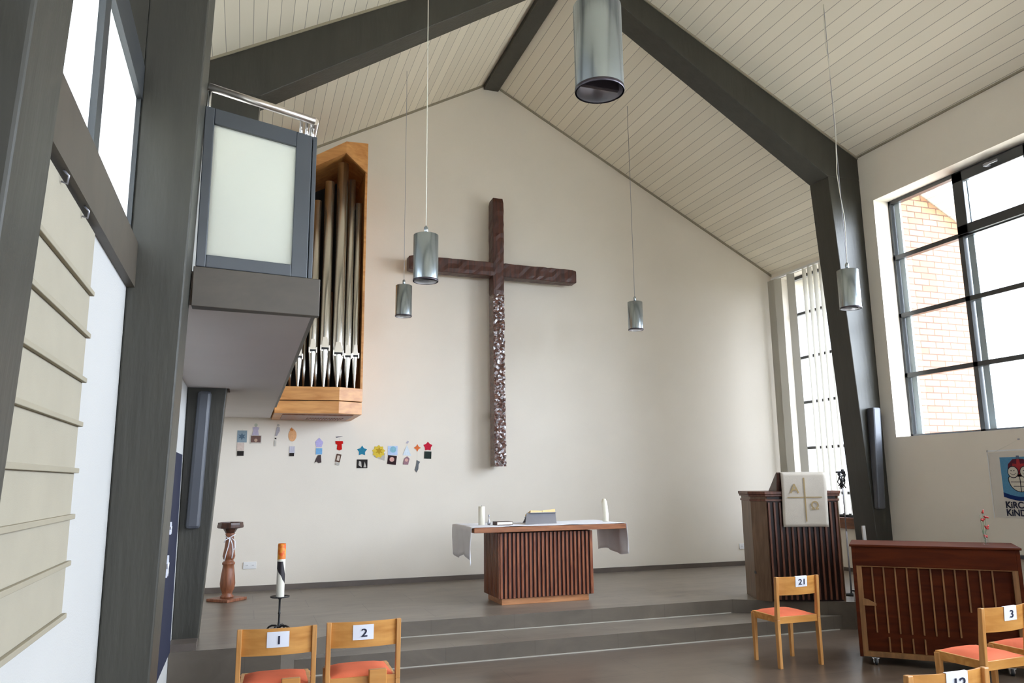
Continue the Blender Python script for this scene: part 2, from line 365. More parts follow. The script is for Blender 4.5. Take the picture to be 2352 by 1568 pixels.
# ------------------------------------------------------------------ portal frames
TRIM=[]
def portal(y0,y1,inner_l,inner_r,label,apex=7.80,hz=5.56,foot=0.0):
    t=thing('portal_frame',label,'roof frame',(RX,y0,0),0,'roof frames of the nave'); R=Vector((RX,y0,0))
    def put(mb,n): 
        o=mb.build(n,'paint',t,bevel=.008); o.matrix_parent_inverse=Matrix.Translation(-R); return o
    for side,(a,k) in (('l',inner_l),('r',inner_r)):
        mb=MB(); w=XL+.002 if side=='l' else XR-.002
        zt=roof(w)-.0
        xa=a+k*foot; xb=a+k*hz
        f=lambda y:[(w,y,foot),(xa,y,foot),(xb,y,hz),(w,y,hz)]
        A=f(y0);Bq=f(y1)
        mb.extr(A,(0,y1-y0,0)); put(mb,'column')
        # rafter: from eave to ridge
        sg=1 if side=='l' else -1
        mb=MB(); P=[(w,y0,hz),(xb,y0,hz),(RX,y0,apex),(RX,y0,RZ-.004),(w,y0,roof(w)-.004)]
        mb.extr(P,(0,y1-y0,0)); put(mb,'rafter')
        q=MB(); q.extr([(w,y0-.015,roof(w)-.03),(RX-sg*.13,y0-.015,roof(RX-.13)-.03),(RX-sg*.13,y0-.015,roof(RX-.13)-.002),(w,y0-.015,roof(w)-.002)],(0,.014,0)); o_=q.build('edge_strip','creamrail',t); o_.matrix_parent_inverse=Matrix.Translation(-R)
    return t
portal(7.70,8.05,(-.34,.057),(7.34,-.057),'dark grey-green roof frame standing at the edge of the altar podium',foot=PZ)
pB=portal(3.70,4.05,(-.348,.0195),(7.348,-.0195),'dark grey-green roof frame whose left column stands beside the beige panel blind')
o=MB().box((XL-.299,3.70,3.625),(XL+.002,4.04,roof(XL-.3)-.01)).build('column_head','paint',pB); o.matrix_parent_inverse=Matrix.Translation(-pB.location)
t=thing('gallery_post','nearest grey post at the left picture edge beside the beige panel blind','post',(XL+.01,1.52,0))
mb=MB(); mb.extr([(XL+.002,1.52,0),(-.505,1.52,0),(-.505+.037*3.6,1.52,3.6),(-.505+.037*6,1.52,roof(XL)),(XL+.002,1.52,roof(XL))],(0,.25,0))
o=mb.build('shaft','paint',t,bevel=.008); o.matrix_parent_inverse=Matrix.Translation(-t.location)
o=MB().box((3.375,YB,7.93),(3.625,W-.003,RZ-.07)).build('ridge_beam','paint',bevel=.01); tag(o,'dark ridge beam running along the peak of the boarded ceiling','beam')
# column foot plinth at left
# stone foot under left column
o=B((XL+.0,7.46,PZ),(-.32,7.699,PZ+.06)).build('column_plinth','base'); tag(o,'low brown stone plinth at the foot of the left column under the gallery','plinth')

# ------------------------------------------------------------------ windows
def window_right(y0,y1,z0,z1,n,name,sash=None):
    """mullioned window in right nave wall, glass plane x=7.80"""
    r=empty(name); struct(r); gx=7.80; bw=.05
    mb=MB()
    mb.box((gx-.03,y0,z0),(gx+.05,y0+bw,z1)); mb.box((gx-.03,y1-bw*.7,z0),(gx+.05,y1,z1)); mb.box((gx-.03,y0,z0),(gx+.05,y1,z0+.035)); mb.box((gx-.03,y0,z1-.05),(gx+.05,y1,z1))
    ys=[y1-1.0*i for i in range(1,n)]
    for y in ys: mb.box((gx-.03,y-.03,z0),(gx+.05,y+.03,z1))
    for z in (2.94,3.70,4.455): mb.box((gx-.03,y0,z-.03),(gx+.05,y1,z+.025))
    mb.build('frame','frame',r)
    MB().box((gx+.005,y0,z0),(gx+.011,y1,z1)).build('glass_pane','glass',r)
    mb=MB()                                     # outer shutters guides visible behind the glass
    for y in [y1]+ys: mb.box((gx+.02,y-.13,z0),(gx+.05,y-.05,z1))
    mb.build('outer_jamb',plain('pale_blue_jamb',(.42,.50,.54),.5,var=0),r)
    if sash:
        ya,yb=sash; s=MB(); za,zb=4.44,z1-.03
        s.box((gx-.08,ya,za),(gx-.02,ya+.1,zb)); s.box((gx-.08,yb-.14,za),(gx-.02,yb,zb)); s.box((gx-.08,ya,za),(gx-.02,yb,za+.11)); s.box((gx-.08,ya,zb-.12),(gx-.02,yb,zb))
        so=s.build('tilting_sash','frame',r,bevel=.006)
        h=MB(); ym=(ya+yb)/2; h.box((gx-.13,ym-.02,zb-.09),(gx-.08,ym+.02,zb-.05)); h.box((gx-.14,ym-.14,zb-.085),(gx-.125,ym+.03,zb-.06)); h.build('window_handle','bookstand',so)
    mb=MB(); mb.box((XR+.001,y0-.0,z0-.012),(gx,y1,z0+.001)); mb.build('window_sill','white',r)
    return r
for i,(a,b,c,d) in enumerate(RB): window_right(a,b,c,d,3,'window_%d'%(i+1),(5.5,6.49) if i==0 else None)
# cream reveals are the wall itself.  Chancel window, glass plane x=8.93
r=empty('window_5'); struct(r); mb=MB(); y0,y1,z0,z1=8.25,10.93,1.09,5.12; gx=8.90
mb.box((gx,y0,z0),(gx+.06,y0+.05,z1)); mb.box((gx,y1-.05,z0),(gx+.06,y1,z1)); mb.box((gx,y0,z0),(gx+.06,y1,z0+.05)); mb.box((gx,y0,z1-.05),(gx+.06,y1,z1))
for z in (1.45,2.18,2.94,3.70,4.46): mb.box((gx,y0,z-.022),(gx+.06,y1,z+.022))
mb.build('frame','frame',r); MB().box((gx+.03,y0,z0),(gx+.036,y1,z1)).build('glass_pane','dimming',r)
MB().box((CR-.05,y0-.1,.93),(gx,y1+.1,1.09)).build('window_sill','sill',r)
# frosted strip windows in left wall
for i,(a,b,c,d) in enumerate(LW):
    r=empty('window_%d'%(6+i)); struct(r); mb=MB(); gx=XL-.016
    mb.box((gx-.05,a,d-.02),(XL+.006,b,d+.15)); mb.box((gx-.02,b-.012,c),(XL+.001,b,d)); mb.box((gx-.02,a,c),(XL+.001,a+.03,d))
    y=2.80 if i==0 else -.3; mb.box((gx-.02,y-.045,c),(XL+.004,y+.045,d))
    mb.build('frame','frame',r); MB().box((gx-.008,a,c),(gx-.002,b,d)).build('frosted_pane','frostw',r)
# window added over the gallery in left wall to backlight the frosted panel
r=empty('window_8'); struct(r); mb=MB(); gx=XL-.1
for y in (4.3,5.33,6.36): mb.box((gx,y,2.95),(gx+.05,y+.04,4.2))
for z in (2.95,4.16): mb.box((gx,4.3,z),(gx+.05,6.4,z+.04))
mb.build('frame','frame',r); MB().box((gx+.01,4.3,2.95),(gx+.015,6.4,4.2)).build('glass_pane','glass',r)
# stone band on left wall
struct(B((XL,-2.25,2.56),(XL+.035,3.699,2.765)).build('trim_3','band'))

# ------------------------------------------------------------------ vertical blinds at the chancel window
vb=thing('vertical_blind','cream vertical slat blind hanging in the tall window behind the pulpit','blind',(8.6,9.6,5.1))
def inv(o,p): o.matrix_parent_inverse=Matrix.Translation(-Vector(p.location)); return o
inv(MB().box((8.585,8.15,5.10),(8.625,11.0,5.135)).build('head_rail','white',vb),vb)
slats=[(11.02,62),(10.975,60),(10.93,58),(10.885,55),(10.84,50),(10.50,40)]
y=10.16
while y>8.3: slats.append((y,-20+3*math.sin(y*9))); y-=.13
for i,(y,ang) in enumerate(slats):
    a=math.radians(ang); w=.062; dx,dy=math.cos(a)*w,math.sin(a)*w
    mb=MB(); x=8.605; z0,z1=1.14,5.10
    vs=[(x-dx,y+dy,z0),(x+dx,y-dy,z0),(x+dx,y-dy,z1),(x-dx,y+dy,z1)]
    n=Vector((dy,dx,0)).normalized()*.0012
    mb.extr(vs,n); inv(mb.build('slat','slat',vb),vb)

# ------------------------------------------------------------------ gallery balcony
gb=thing('gallery_balcony','gallery with grey stone edge and frosted glass railing in front of the organ','gallery',(XL,4.1,2.56))
def G(mb,n,m,bevel=0): return inv(mb.build(n,m,gb,bevel),gb)
G(MB().prism([(XL+.002,4.06),(.30,4.12),(.30,W-.002),(XL+.002,W-.002),(XL+.002,8.055),(-.17,8.055),(-.17,7.695),(XL+.002,7.695)],2.575,2.75),'floor_slab','soffit')
mb=MB(); mb.prism([(-.285,3.99),(.332,4.08),(.332,4.13),(-.285,4.075)],2.555,2.755); mb.prism([(.30,4.13),(.332,4.13),(.332,W-1.3),(.30,W-1.3)],2.60,2.755); G(mb,'stone_edge','band',.003)
G(MB().box((CL+.002,8.06,2.575),(XL-.0,W-.002,2.75)),'rear_slab','soffit')
def fr(u0,u1,z0,z1,t=.05,off=.0):   # frame member on the sloping front line
    A=Vector((-.36,3.99)); Bv=Vector((.30,4.09)); d=(Bv-A); 
    p=[A+d*u0+Vector((0,off)),A+d*u1+Vector((0,off))]
    return [(p[0].x,p[0].y),(p[1].x,p[1].y),(p[1].x,p[1].y+t),(p[0].x,p[0].y+t)],z0,z1
zb,zt=2.758,3.555
pf=MB()
def member(ua,ub,za,zbm,zc,zd,t=.05,off=0):
    A=Vector((-.36,3.985)); Bv=Vector((.30,4.09)); d=Bv-A
    a=A+d*ua; b=A+d*ub
    return [(a.x,a.y+off,za),(b.x,b.y+off,zbm),(b.x,b.y+off+t,zbm),(a.x,a.y+off+t,za),(a.x,a.y+off,zc),(b.x,b.y+off,zd),(b.x,b.y+off+t,zd),(a.x,a.y+off+t,zc)]
ZL=.06
pf.hexa(member(.125,.195,zb,zb,zt+ZL*.9,zt+ZL*.85)); pf.hexa(member(.82,.945,zb,zb,zt+ZL*.18,zt+.0)); pf.hexa(member(.195,.82,zb,zb,zb+.065,zb+.065)); pf.hexa(member(.195,.82,zt-.085+ZL*.85,zt-.085+ZL*.18,zt+ZL*.85,zt+ZL*.18))
G(pf,'panel_frame','galframe',.004)
mb=MB(); mb.hexa(member(.195,.82,zb+.06,zb+.06,zt-.08+ZL*.85,zt-.08+ZL*.18,.008,.02)); G(mb,'frosted_panel','frost')['label']='milky frosted glass panel'
mb=MB(); mb.hexa(member(.952,.985,zb,zb,zt,zt,.06)); mb.hexa(member(.93,.96,zb,zb,zt-.01,zt-.01,.03,.02)); mb.box((.262,4.16,zt-.07),(.292,W-1.2,zt)); mb.box((.262,4.16,zb),(.292,W-1.2,zb+.07))
for y in (5.4,6.7,8.0,9.3): mb.box((.262,y,zb),(.292,y+.07,zt))
G(mb,'side_frame','galframe',.003)
mb=MB()
for a,b in ((4.2,5.4),(5.47,6.7),(6.77,8.0),(8.07,9.3)): mb.box((.272,a,zb+.07),(.280,b,zt-.07))
G(mb,'side_glass','frost')
mb=MB(); mb.tube([(-.27,4.02,3.725),(.275,4.09,3.645)],.021,12); mb.tube([(.275,4.09,3.645),(.275,W-1.3,3.645)],.021,12); G(mb,'handrail','steel')['label']='brushed steel handrail'
for p in ((-.262,4.03),(.205,4.11),(.235,4.112),(.27,4.14),(.27,5.43),(.27,6.73),(.27,8.03)): G(MB().tube([(p[0],p[1],zt-.01),(p[0],p[1],3.65 if p[0]>0 else 3.72)],.008,8),'rail_post','chrome')
# ------------------------------------------------------------------ pipe organ
og=thing('pipe_organ','oak pipe organ with tall tin pipes hung on the white wall','organ',(.86,W,2.54))
def O(mb,n,m,bevel=0,p=None): 
    o=mb.build(n,m,p or og,bevel); 
    if p is None: inv(o,og)
    return o
plan=[(.312,W-.002),(.312,10.02),(1.09,9.93),(1.40,10.067),(1.40,W-.002)]
mb=MB(); mb.prism(plan,2.715,2.885); O(mb,'case_base','organwood',.004)
ins=[(.316,W-.002),(.316,10.024),(1.09,9.936),(1.396,10.07),(1.396,W-.002)]
mb=MB(); mb.prism(ins,2.55,2.706); O(mb,'case_plinth','organwood',.004)
mb=MB(); mb.box((.42,10.15,2.538),(1.3,10.95,2.552)); 
for i in range(14): mb.box((.75+i*.035,10.55,2.530),(.765+i*.035,10.85,2.54))
O(mb,'underside_grille','fontwood')
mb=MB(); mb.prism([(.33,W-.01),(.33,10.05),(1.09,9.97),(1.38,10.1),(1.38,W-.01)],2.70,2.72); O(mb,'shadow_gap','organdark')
mb=MB(); mb.box((1.368,10.075,2.885),(1.40,W-.002,6.20)); O(mb,'side_panel','organwood',.003)
mb=MB(); mb.box((.312,10.03,2.885),(.34,W-.002,5.75)); O(mb,'side_panel','organwood',.003)
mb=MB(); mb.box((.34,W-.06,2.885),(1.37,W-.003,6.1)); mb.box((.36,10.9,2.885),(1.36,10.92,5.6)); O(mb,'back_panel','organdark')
# crown: front face polygons + right return, following the roof slope
mb=MB(); 
front=[(.312,10.02,5.74),(1.09,9.93,6.20),(1.09,9.93,6.035),(.312,10.02,5.60)]
mb.extr(front,(0,.03,0)); mb.extr([(1.09,9.93,6.035),(1.09,9.93,6.20),(1.40,10.067,6.27),(1.40,10.067,5.83)],(-.012,.028,0))
mb.hexa([(.312,10.02,5.60),(1.09,9.96,6.035),(1.09,W-.01,6.035),(.312,W-.01,5.60),(.312,10.02,5.63),(1.09,9.96,6.065),(1.09,W-.01,6.065),(.312,W-.01,5.63)])
mb.hexa([(1.09,9.96,6.035),(1.39,10.09,5.84),(1.39,W-.01,5.84),(1.09,W-.01,6.035),(1.09,9.96,6.065),(1.39,10.09,5.87),(1.39,W-.01,5.87),(1.09,W-.01,6.065)])
O(mb,'crown','organwood',.003)
pipes=[(.425,.047,5.0,3.22),(.585,.050,5.2,3.27),(.755,.052,5.38,3.36),(.905,.064,5.66,3.39),(1.073,.073,5.94,3.33),(1.205,.050,5.745,3.31),(1.305,.044,5.42,3.32)]
for x,rr,zt_,zm in pipes:
    yy=10.10 if x<1.15 else 10.16
    p=O(MB().lathe([(rr,zm+.02),(rr,zt_),(rr*.9,zt_),(rr*.9,zt_-.1)],(x,yy,0),28,cap=False),'pipe','pipe')
    q=MB().lathe([(.012,2.885),(.015,2.90),(rr*.98,zm-.02),(rr,zm+.01)],(x,yy,0),28,cap=False).build('pipe_foot','pipe',p)
    mb=MB(); w=rr*.72
    mb.box((x-w,yy-rr*1.04,zm-.012),(x+w,yy-rr*.6,zm+.014)); mb.build('mouth','pipedark',p)
    mb=MB(); mb.hexa([(x-w,yy-rr*1.06,zm+.014),(x+w,yy-rr*1.06,zm+.014),(x+w,yy-rr*.7,zm+.014),(x-w,yy-rr*.7,zm+.014),(x-w*.6,yy-rr*1.0,zm+.15),(x+w*.6,yy-rr*1.0,zm+.15),(x+w*.6,yy-rr*.7,zm+.15),(x-w*.6,yy-rr*.7,zm+.15)])
    mb.box((x-w-.015,yy-rr*1.15,zm-.03),(x-w,yy-rr*.7,zm+.04)); mb.box((x+w,yy-rr*1.15,zm-.03),(x+w+.015,yy-rr*.7,zm+.04)); mb.build('upper_lip','pipe',p)
for x in (.5,.67,.82,.99,1.14):
    O(MB().lathe([(.01,2.885),(.024,3.12),(.026,3.15),(.026,4.2)],(x,10.32,0),14),'pipe','pipe')

# ------------------------------------------------------------------ cross
cr=thing('wooden_cross','large rough dark wooden cross hung on the white wall above the altar','cross',(3.5,10.9,1.9))
def rough_beam(p0,p1,hw,hd,axis,seg,amp,seed,inward=None):
    rnd=random.Random(seed); mb=MB(); vs=[];fs=[]
    prof=[(-1,-1),(-.4,-1.02),(.3,-.99),(1,-1),(1.01,0),(1,1),(0,1),(-1,1),(-1.01,0)]; n=len(prof)
    for i in range(seg+1):
        u=i/seg; p=Vector(p0).lerp(Vector(p1),u)
        sc=.9 if i in(0,seg) else 1
        for a,b in prof:
            ja,jb=rnd.uniform(-amp,amp),rnd.uniform(-amp,amp)
            if axis=='Z': vs.append((p.x+a*hw*sc+ja,p.y+b*hd*sc+jb,p.z))
            else: vs.append((p.x,p.y+b*hd*sc+jb,p.z+a*hw*sc+ja))
    for i in range(seg):
        for k in range(n): fs.append((i*n+k,i*n+(k+1)%n,(i+1)*n+(k+1)%n,(i+1)*n+k))
    fs.append(tuple(range(n))); fs.append(tuple(seg*n+k for k in range(n))); mb.add(vs,fs); return mb
inv(rough_beam((3.503,10.91,4.45),(3.503,10.91,5.985),.088,.11,'Z',22,.004,1).build('upright','crosswood',cr,bevel=.006),cr)
mb=MB(); rnd=random.Random(21); rows,cols=92,6; z0_,z1_=1.90,4.46; F=[]
for j in range(rows+1):
    z=z0_+(z1_-z0_)*j/rows; xc=3.513-.009*j/rows
    for i in range(cols+1):
        e=0 if i in(0,cols) else 1
        F.append((xc-.087+.174*i/cols+rnd.uniform(-.008,.008), 10.80+rnd.uniform(-.004,.009)+(.006 if not e else 0), z+(rnd.uniform(-.009,.009) if 0<j<rows else 0)))
nb=len(F); Bk=[]
for j in range(rows+1):
    z=z0_+(z1_-z0_)*j/rows; xc=3.513-.009*j/rows
    Bk+= [(xc-.087,11.02,z),(xc+.087,11.02,z)]
fs=[]
for j in range(rows):
    for i in range(cols):
        a=j*(cols+1)+i
        fs+= [(a,a+1,a+cols+2),(a,a+cols+2,a+cols+1)] if (i+j)%2 else [(a,a+1,a+cols+1),(a+1,a+cols+2,a+cols+1)]
    l0,l1=j*(cols+1),(j+1)*(cols+1); b0,b1=nb+2*j,nb+2*j+2
    fs+= [(l0,l1,b1,b0),(l0+cols,b0+1,b1+1,l1+cols),(b0,b1,b1+1,b0+1)]
fs.append(tuple(range(cols+1))+(nb+1,nb)); t_=rows*(cols+1); fs.append(tuple(range(t_,t_+cols+1))+(nb+2*rows+1,nb+2*rows))
mb.add(F+Bk,fs); inv(mb.build('adzed_trunk','adzed',cr),cr)['label']='glossy hewn lower trunk'
inv(rough_beam((2.13,10.895,4.855),(3.45,10.895,4.845),.108,.10,'X',18,.004,3).build('cross_arm','crosswood',cr,bevel=.01),cr)
inv(rough_beam((3.55,10.895,4.842),(4.79,10.895,4.828),.108,.10,'X',18,.004,4).build('cross_arm','crosswood',cr,bevel=.012),cr)
for z in (2.6,4.8): inv(MB().box((3.46,11.0,z),(3.54,W-.002,z+.1)).build('wall_bracket','black',cr),cr)

# ------------------------------------------------------------------ altar
al=thing('altar','reddish-brown ribbed wooden altar block on the podium','altar',(3.39,9.0,PZ))
X0,X1,Y0,Y1=2.804,3.977,8.70,9.31
def A_(mb,n,m,bevel=0): return inv(mb.build(n,m,al,bevel),al)
A_(B((X0+.04,Y0+.04,PZ),(X1-.05,Y1-.04,.372)),'plinth','plinth',.003)
A_(B((X0+.018,Y0+.018,.372),(X1-.018,Y1-.018,1.10)),'core','altarback')
mb=MB(); n=23; p=(X1-X0)/n
for i in range(n):
    mb.box((X0+i*p+p*.24,Y0-.004,.375),(X0+i*p+p*.76,Y0+.019,1.10)); mb.box((X0+i*p+p*.24,Y1-.019,.375),(X0+i*p+p*.76,Y1+.004,1.10))
n2=12; q=(Y1-Y0)/n2
for i in range(n2):
    mb.box((X0-.004,Y0+i*q+q*.24,.375),(X0+.019,Y0+i*q+q*.76,1.10)); mb.box((X1-.019,Y0+i*q+q*.24,.375),(X1+.004,Y0+i*q+q*.76,1.10))
A_(mb,'rib_cladding','altarwood',.003)
A_(B((2.484,8.62,1.115),(4.385,9.50,1.172)),'table_top','altartop',.004)
# altar cloth
ac=MB(); rnd=random.Random(5)
nx=60; vs=[];fs=[]
prof=[]
def cloth_pt(u,v):
    # u along x through drop-left, top, drop-right ; v along y
    Ld,T,Rd=.36,1.94,.36; s=u*(Ld+T+Rd)
    y=8.645+v*(9.50-8.645)
    wob=.012*math.sin(v*17+u*5)
    if s<Ld:
        d=(Ld-s); dl=d*(1.0+.12*math.sin(v*8+2)- .16*v+.05); x=2.470-.018*math.sin(v*21+d*6)*min(1,d*6)-.01; return (x,y,1.176-dl)
    if s<Ld+T: return (2.465+(s-Ld),y+ (0.006*math.sin(s*26) if v<.02 else 0),1.1755+.004*max(0,math.sin(s*9+v*7)))
    d=s-Ld-T; dl=d*(.97+.06*math.sin(v*7)+.02); x=4.408+.016*math.sin(v*18+d*5)*min(1,d*6)+.0; return (x,y,1.176-dl)
nv=24
for i in range(nx+1):
    for j in range(nv+1): vs.append(cloth_pt(i/nx,j/nv))
for i in range(nx):
    for j in range(nv): fs.append((i*(nv+1)+j,(i+1)*(nv+1)+j,(i+1)*(nv+1)+j+1,i*(nv+1)+j+1))
ac.add(vs,fs,True)
o=ac.build('altar_cloth','cloth'); tag(o,'white linen cloth lying over the altar and hanging down at both ends','tablecloth')
sm=o.modifiers.new('thick','SOLIDIFY'); sm.thickness=.003; sm.offset=1
# lace hem hanging slightly over the front edge
# candles
def candle(name,x,y,z,r,h,label,lean=0,bulge=False,group=None):
    t=thing(name,label,'candle',(x,y,z),0,'pillar candles on the altar')
    body=MB(); 
    if bulge:
        body.tube([(0,0,0),(.004,0,h*.3),(-.004,0,h*.6),(-.012,0,h*.88),(-.022,0,h*.97),(-.034,0,h*.985)],[r,r,r*.98,r*.98,r*.9,r*.55],18)
    else: body.lathe([(r,0),(r,h-.004),(r*.9,h),(r*.3,h-.012)],(0,0,0),24)
    body.build('wax_body','wax',t)
    MB().tube([(0,0,h-.012),(.002,0,h+.012)],.0018,6).build('wick','black',t); return t
candle('altar_candle',2.685,9.0,1.183,.039,.215,'straight ivory pillar candle at the left end of the altar')
candle('altar_candle',4.29,8.98,1.183,.036,.265,'melted leaning ivory pillar candle at the right end of the altar',bulge=True)
# small bell / cruet
t=thing('glass_cruet','tiny cruet beside the left altar candle','cruet',(2.775,9.0,1.183))
MB().lathe([(.018,0),(.02,.02),(.012,.05),(.005,.065),(.005,.09),(.010,.095)],(0,0,0),14).build('body','bookstand',t); MB().lathe([(.006,.095),(.012,.105),(.003,.12)],(0,0,0),10).build('stopper','bookstand',t)
# closed book box
t=thing('small_book','small closed brown book lying on the altar beside the left candle','book',(2.92,8.92,1.183),math.radians(3))
MB().box((-.10,-.07,0),(.10,.07,.006)).box((-.10,-.07,.034),(.10,.07,.040)).box((-.10,-.07,0),(-.094,.07,.04)).build('cover','fontdark',t); MB().box((-.092,-.066,.006),(.096,.066,.034)).build('page_block','wax',t)
# book stand with open book, faces the far side
t=thing('book_stand','silver-grey reading stand tilted on the middle of the altar','book stand',(3.40,9.02,1.183))
mb=MB(); mb.hexa([(-.20,-.12,.0),(.20,-.12,.0),(.20,-.108,.0),(-.20,-.108,.0),(-.13,.02,.125),(.24,.02,.125),(.24,.032,.125),(-.13,.032,.125)]); mb.build('rest','bookstand',t)
MB().hexa([(-.12,.20,0),(.22,.20,0),(.22,.212,0),(-.12,.212,0),(-.12,.03,.118),(.22,.03,.118),(.22,.042,.118),(-.12,.042,.118)]).build('back_leg','bookstand',t)
t=thing('open_book','open book with yellow page edges resting on the silver stand','book',(3.46,9.05,1.312))
mb=MB(); mb.hexa([(-.15,-.035,0),(-.002,-.035,0),(-.002,.16,-.06),(-.15,.16,-.06),(-.15,-.03,.026),(-.002,-.03,.018),(-.002,.17,-.04),(-.15,.17,-.035)]); mb.build('page_block','pages',t)
mb=MB(); mb.hexa([(.002,-.035,0),(.17,-.035,0),(.17,.16,-.06),(.002,.16,-.06),(.002,-.03,.022),(.17,-.03,.036),(.17,.17,-.03),(.002,.17,-.04)]); mb.build('page_block','pages',t)
mb=MB(); mb.hexa([(-.16,-.04,-.006),(.18,-.04,-.006),(.18,.17,-.07),(-.16,.17,-.07),(-.16,-.04,-.001),(.18,-.04,-.001),(.18,.17,-.065),(-.16,.17,-.065)]); mb.build('cover','bookstand',t)

# ------------------------------------------------------------------ pulpit
u=Vector((.922,-.388,0)); v=Vector((.388,.922,0))
pang=math.atan2(-.388,.922)
pu=thing('pulpit','dark ribbed wooden pulpit on the right of the podium','pulpit',(5.803,7.808,PZ),pang)
w=.824
# local: x along front, y to the back
def plan_off(e,back=.62): return [(-e*.4,-e),(w+e*.4,-e),(w+.05+e,.131-e*.3),(w+.05+e,back),(-.145-e,back),(-.145-e,.131-e*.3)]
# open-back body: panels
H=1.205
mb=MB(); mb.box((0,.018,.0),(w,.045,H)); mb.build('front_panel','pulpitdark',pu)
mb=MB(); n=13; q=w/n
for i in range(n): mb.box((i*q+q*.34,-.012,.02),(i*q+q*.70,.02,H-.09))
mb.build('front_ribs','pulpit',pu,bevel=.003)
for sgn in (0,1):
    mb=MB(); 
    if sgn==0: P=[(-.145,.131),(0,0),(.02,.02),(-.125,.151)]; Q=[(-.145,.131),(-.12,.14),(-.12,.62),(-.145,.62)]
    else: P=[(w,0),(w+.05,.131),(w+.03,.151),(w-.02,.02)]; Q=[(w+.025,.14),(w+.05,.131),(w+.05,.62),(w+.025,.62)]
    mb.prism(P,0,H); mb.prism(Q,0,H); mb.build('side_panel','pulpitside',pu)
mb=MB(); mb.prism(plan_off(.012,.63),H-.08,H-.055); mb.prism(plan_off(.02,.64),H-.025,H); mb.build('cornice','pulpit',pu,bevel=.004)
mb=MB(); mb.prism(plan_off(.03,.65),H,H+.035); mb.build('top_board','pulpit',pu,bevel=.004)
mb=MB(); mb.box((-.155,.05,.30),(-.145,.12,.33)); mb.build('side_bracket','black',pu)
# reading desk
mb=MB(); mb.hexa([(.14,.02,H+.035),(.70,.02,H+.035),(.70,.40,H+.035),(.14,.40,H+.035),(.14,-.03,H+.245),(.70,-.03,H+.245),(.70,-.005,H+.255),(.14,-.005,H+.255)]); mb.build('reading_desk','fontdark',pu,bevel=.003)
# antependium (hangs from the desk): cloth
an=thing('antependium','white cloth embroidered with a cross and gold A and Omega hanging on the pulpit','altar hanging',(5.803,7.808,PZ),pang)
zt0,zb0=1.455,.835; xa0,xa1=.178,.69
mb=MB(); vs=[];fs=[]
cols,rows=14,16
for j in range(rows+1):
    f=j/rows; z=zt0+(zb0-zt0)*f
    for i in range(cols+1):
        g=i/cols; x=xa0+(xa1-xa0)*g+.004*math.sin(f*5); yb=-.052+(.012*math.sin(g*9+f*3)*f*.35) ; vs.append((x,yb,z))
for j in range(rows):
    for i in range(cols): fs.append((j*(cols+1)+i,j*(cols+1)+i+1,(j+1)*(cols+1)+i+1,(j+1)*(cols+1)+i))
mb.add(vs,fs,True); mb.add([(xa0,-.052,zt0),(xa1,-.052,zt0),(xa1,.01,zt0+.004),(xa0,.01,zt0+.004)],[(0,1,2,3)])
o=mb.build('cloth','ante',an); s_=o.modifiers.new('t','SOLIDIFY'); s_.thickness=.003
xm=(xa0+xa1)/2+.005; zm=zt0-.285
mb=MB(); mb.box((xm-.007,-.0605,zb0+.06),(xm+.007,-.0585,zt0-.06)); mb.box((xa0+.06,-.0605,zm-.006),(xa1-.06,-.0585,zm+.006)); mb.build('embroidered_cross','gold',an)
text_mesh('A',.155,'gold',an,frame((xm-.115,-.0615,zm+.095),(1,0,0),(0,0,1)),'letter',.001)
text_mesh('\u03a9',.125,'gold',an,frame((xm+.105,-.0615,zm-.10),(1,0,0),(0,0,1)),'letter',.002)

# mic stand
ms=thing('microphone_stand','thin dark microphone stand tangled with black cable behind the right of the pulpit','microphone stand',(6.98,7.86,PZ))
MB().lathe([(.11,0),(.11,.012),(.02,.02),(.012,.03)],(0,0,0),20).build('base','black',ms)
MB().tube([(0,0,.02),(0,0,.75)],.010,8).tube([(0,0,.75),(0,0,1.42)],.007,8).build('pole','bookstand',ms)
mb=MB(); rr=random.Random(3)
for k in range(12):
    a0=rr.uniform(-.05,.05); pts=[(a0,rr.uniform(-.03,.03),1.46)]
    for q in range(1,6): pts.append((a0*(1-.1*q)+rr.uniform(-.035,.035),rr.uniform(-.03,.03),1.46-q*rr.uniform(.03,.042)))
    mb.tube(pts,.006,6)
mb.tube([(-.13,-.06,1.455),(.06,.02,1.465)],.009,8); mb.build('cable_bundle','blackp',ms)
MB().lathe([(.016,0),(.02,.04),(.016,.06)],(.02,0,1.43),12).build('microphone','blackp',ms)
# leaning white board strip and white box near the mic stand
o=MB().box((-.022,-.012,0),(.022,.012,.82)).build('white_pole','white',bevel=.004); o.location=(7.08,7.66,PZ); o.rotation_euler=(0,math.radians(-1.5),0); tag(o,'narrow white pole standing between the pulpit and the piano','pole')
t=thing('power_box','small white box with black strap on the podium beside the pulpit','box',(6.72,7.48,PZ))
MB().box((-.035,-.02,0),(.035,.02,.13)).build('body','white',t,bevel=.006); MB().box((-.045,-.024,.105),(.045,.024,.118)).build('strap','blackp',t)

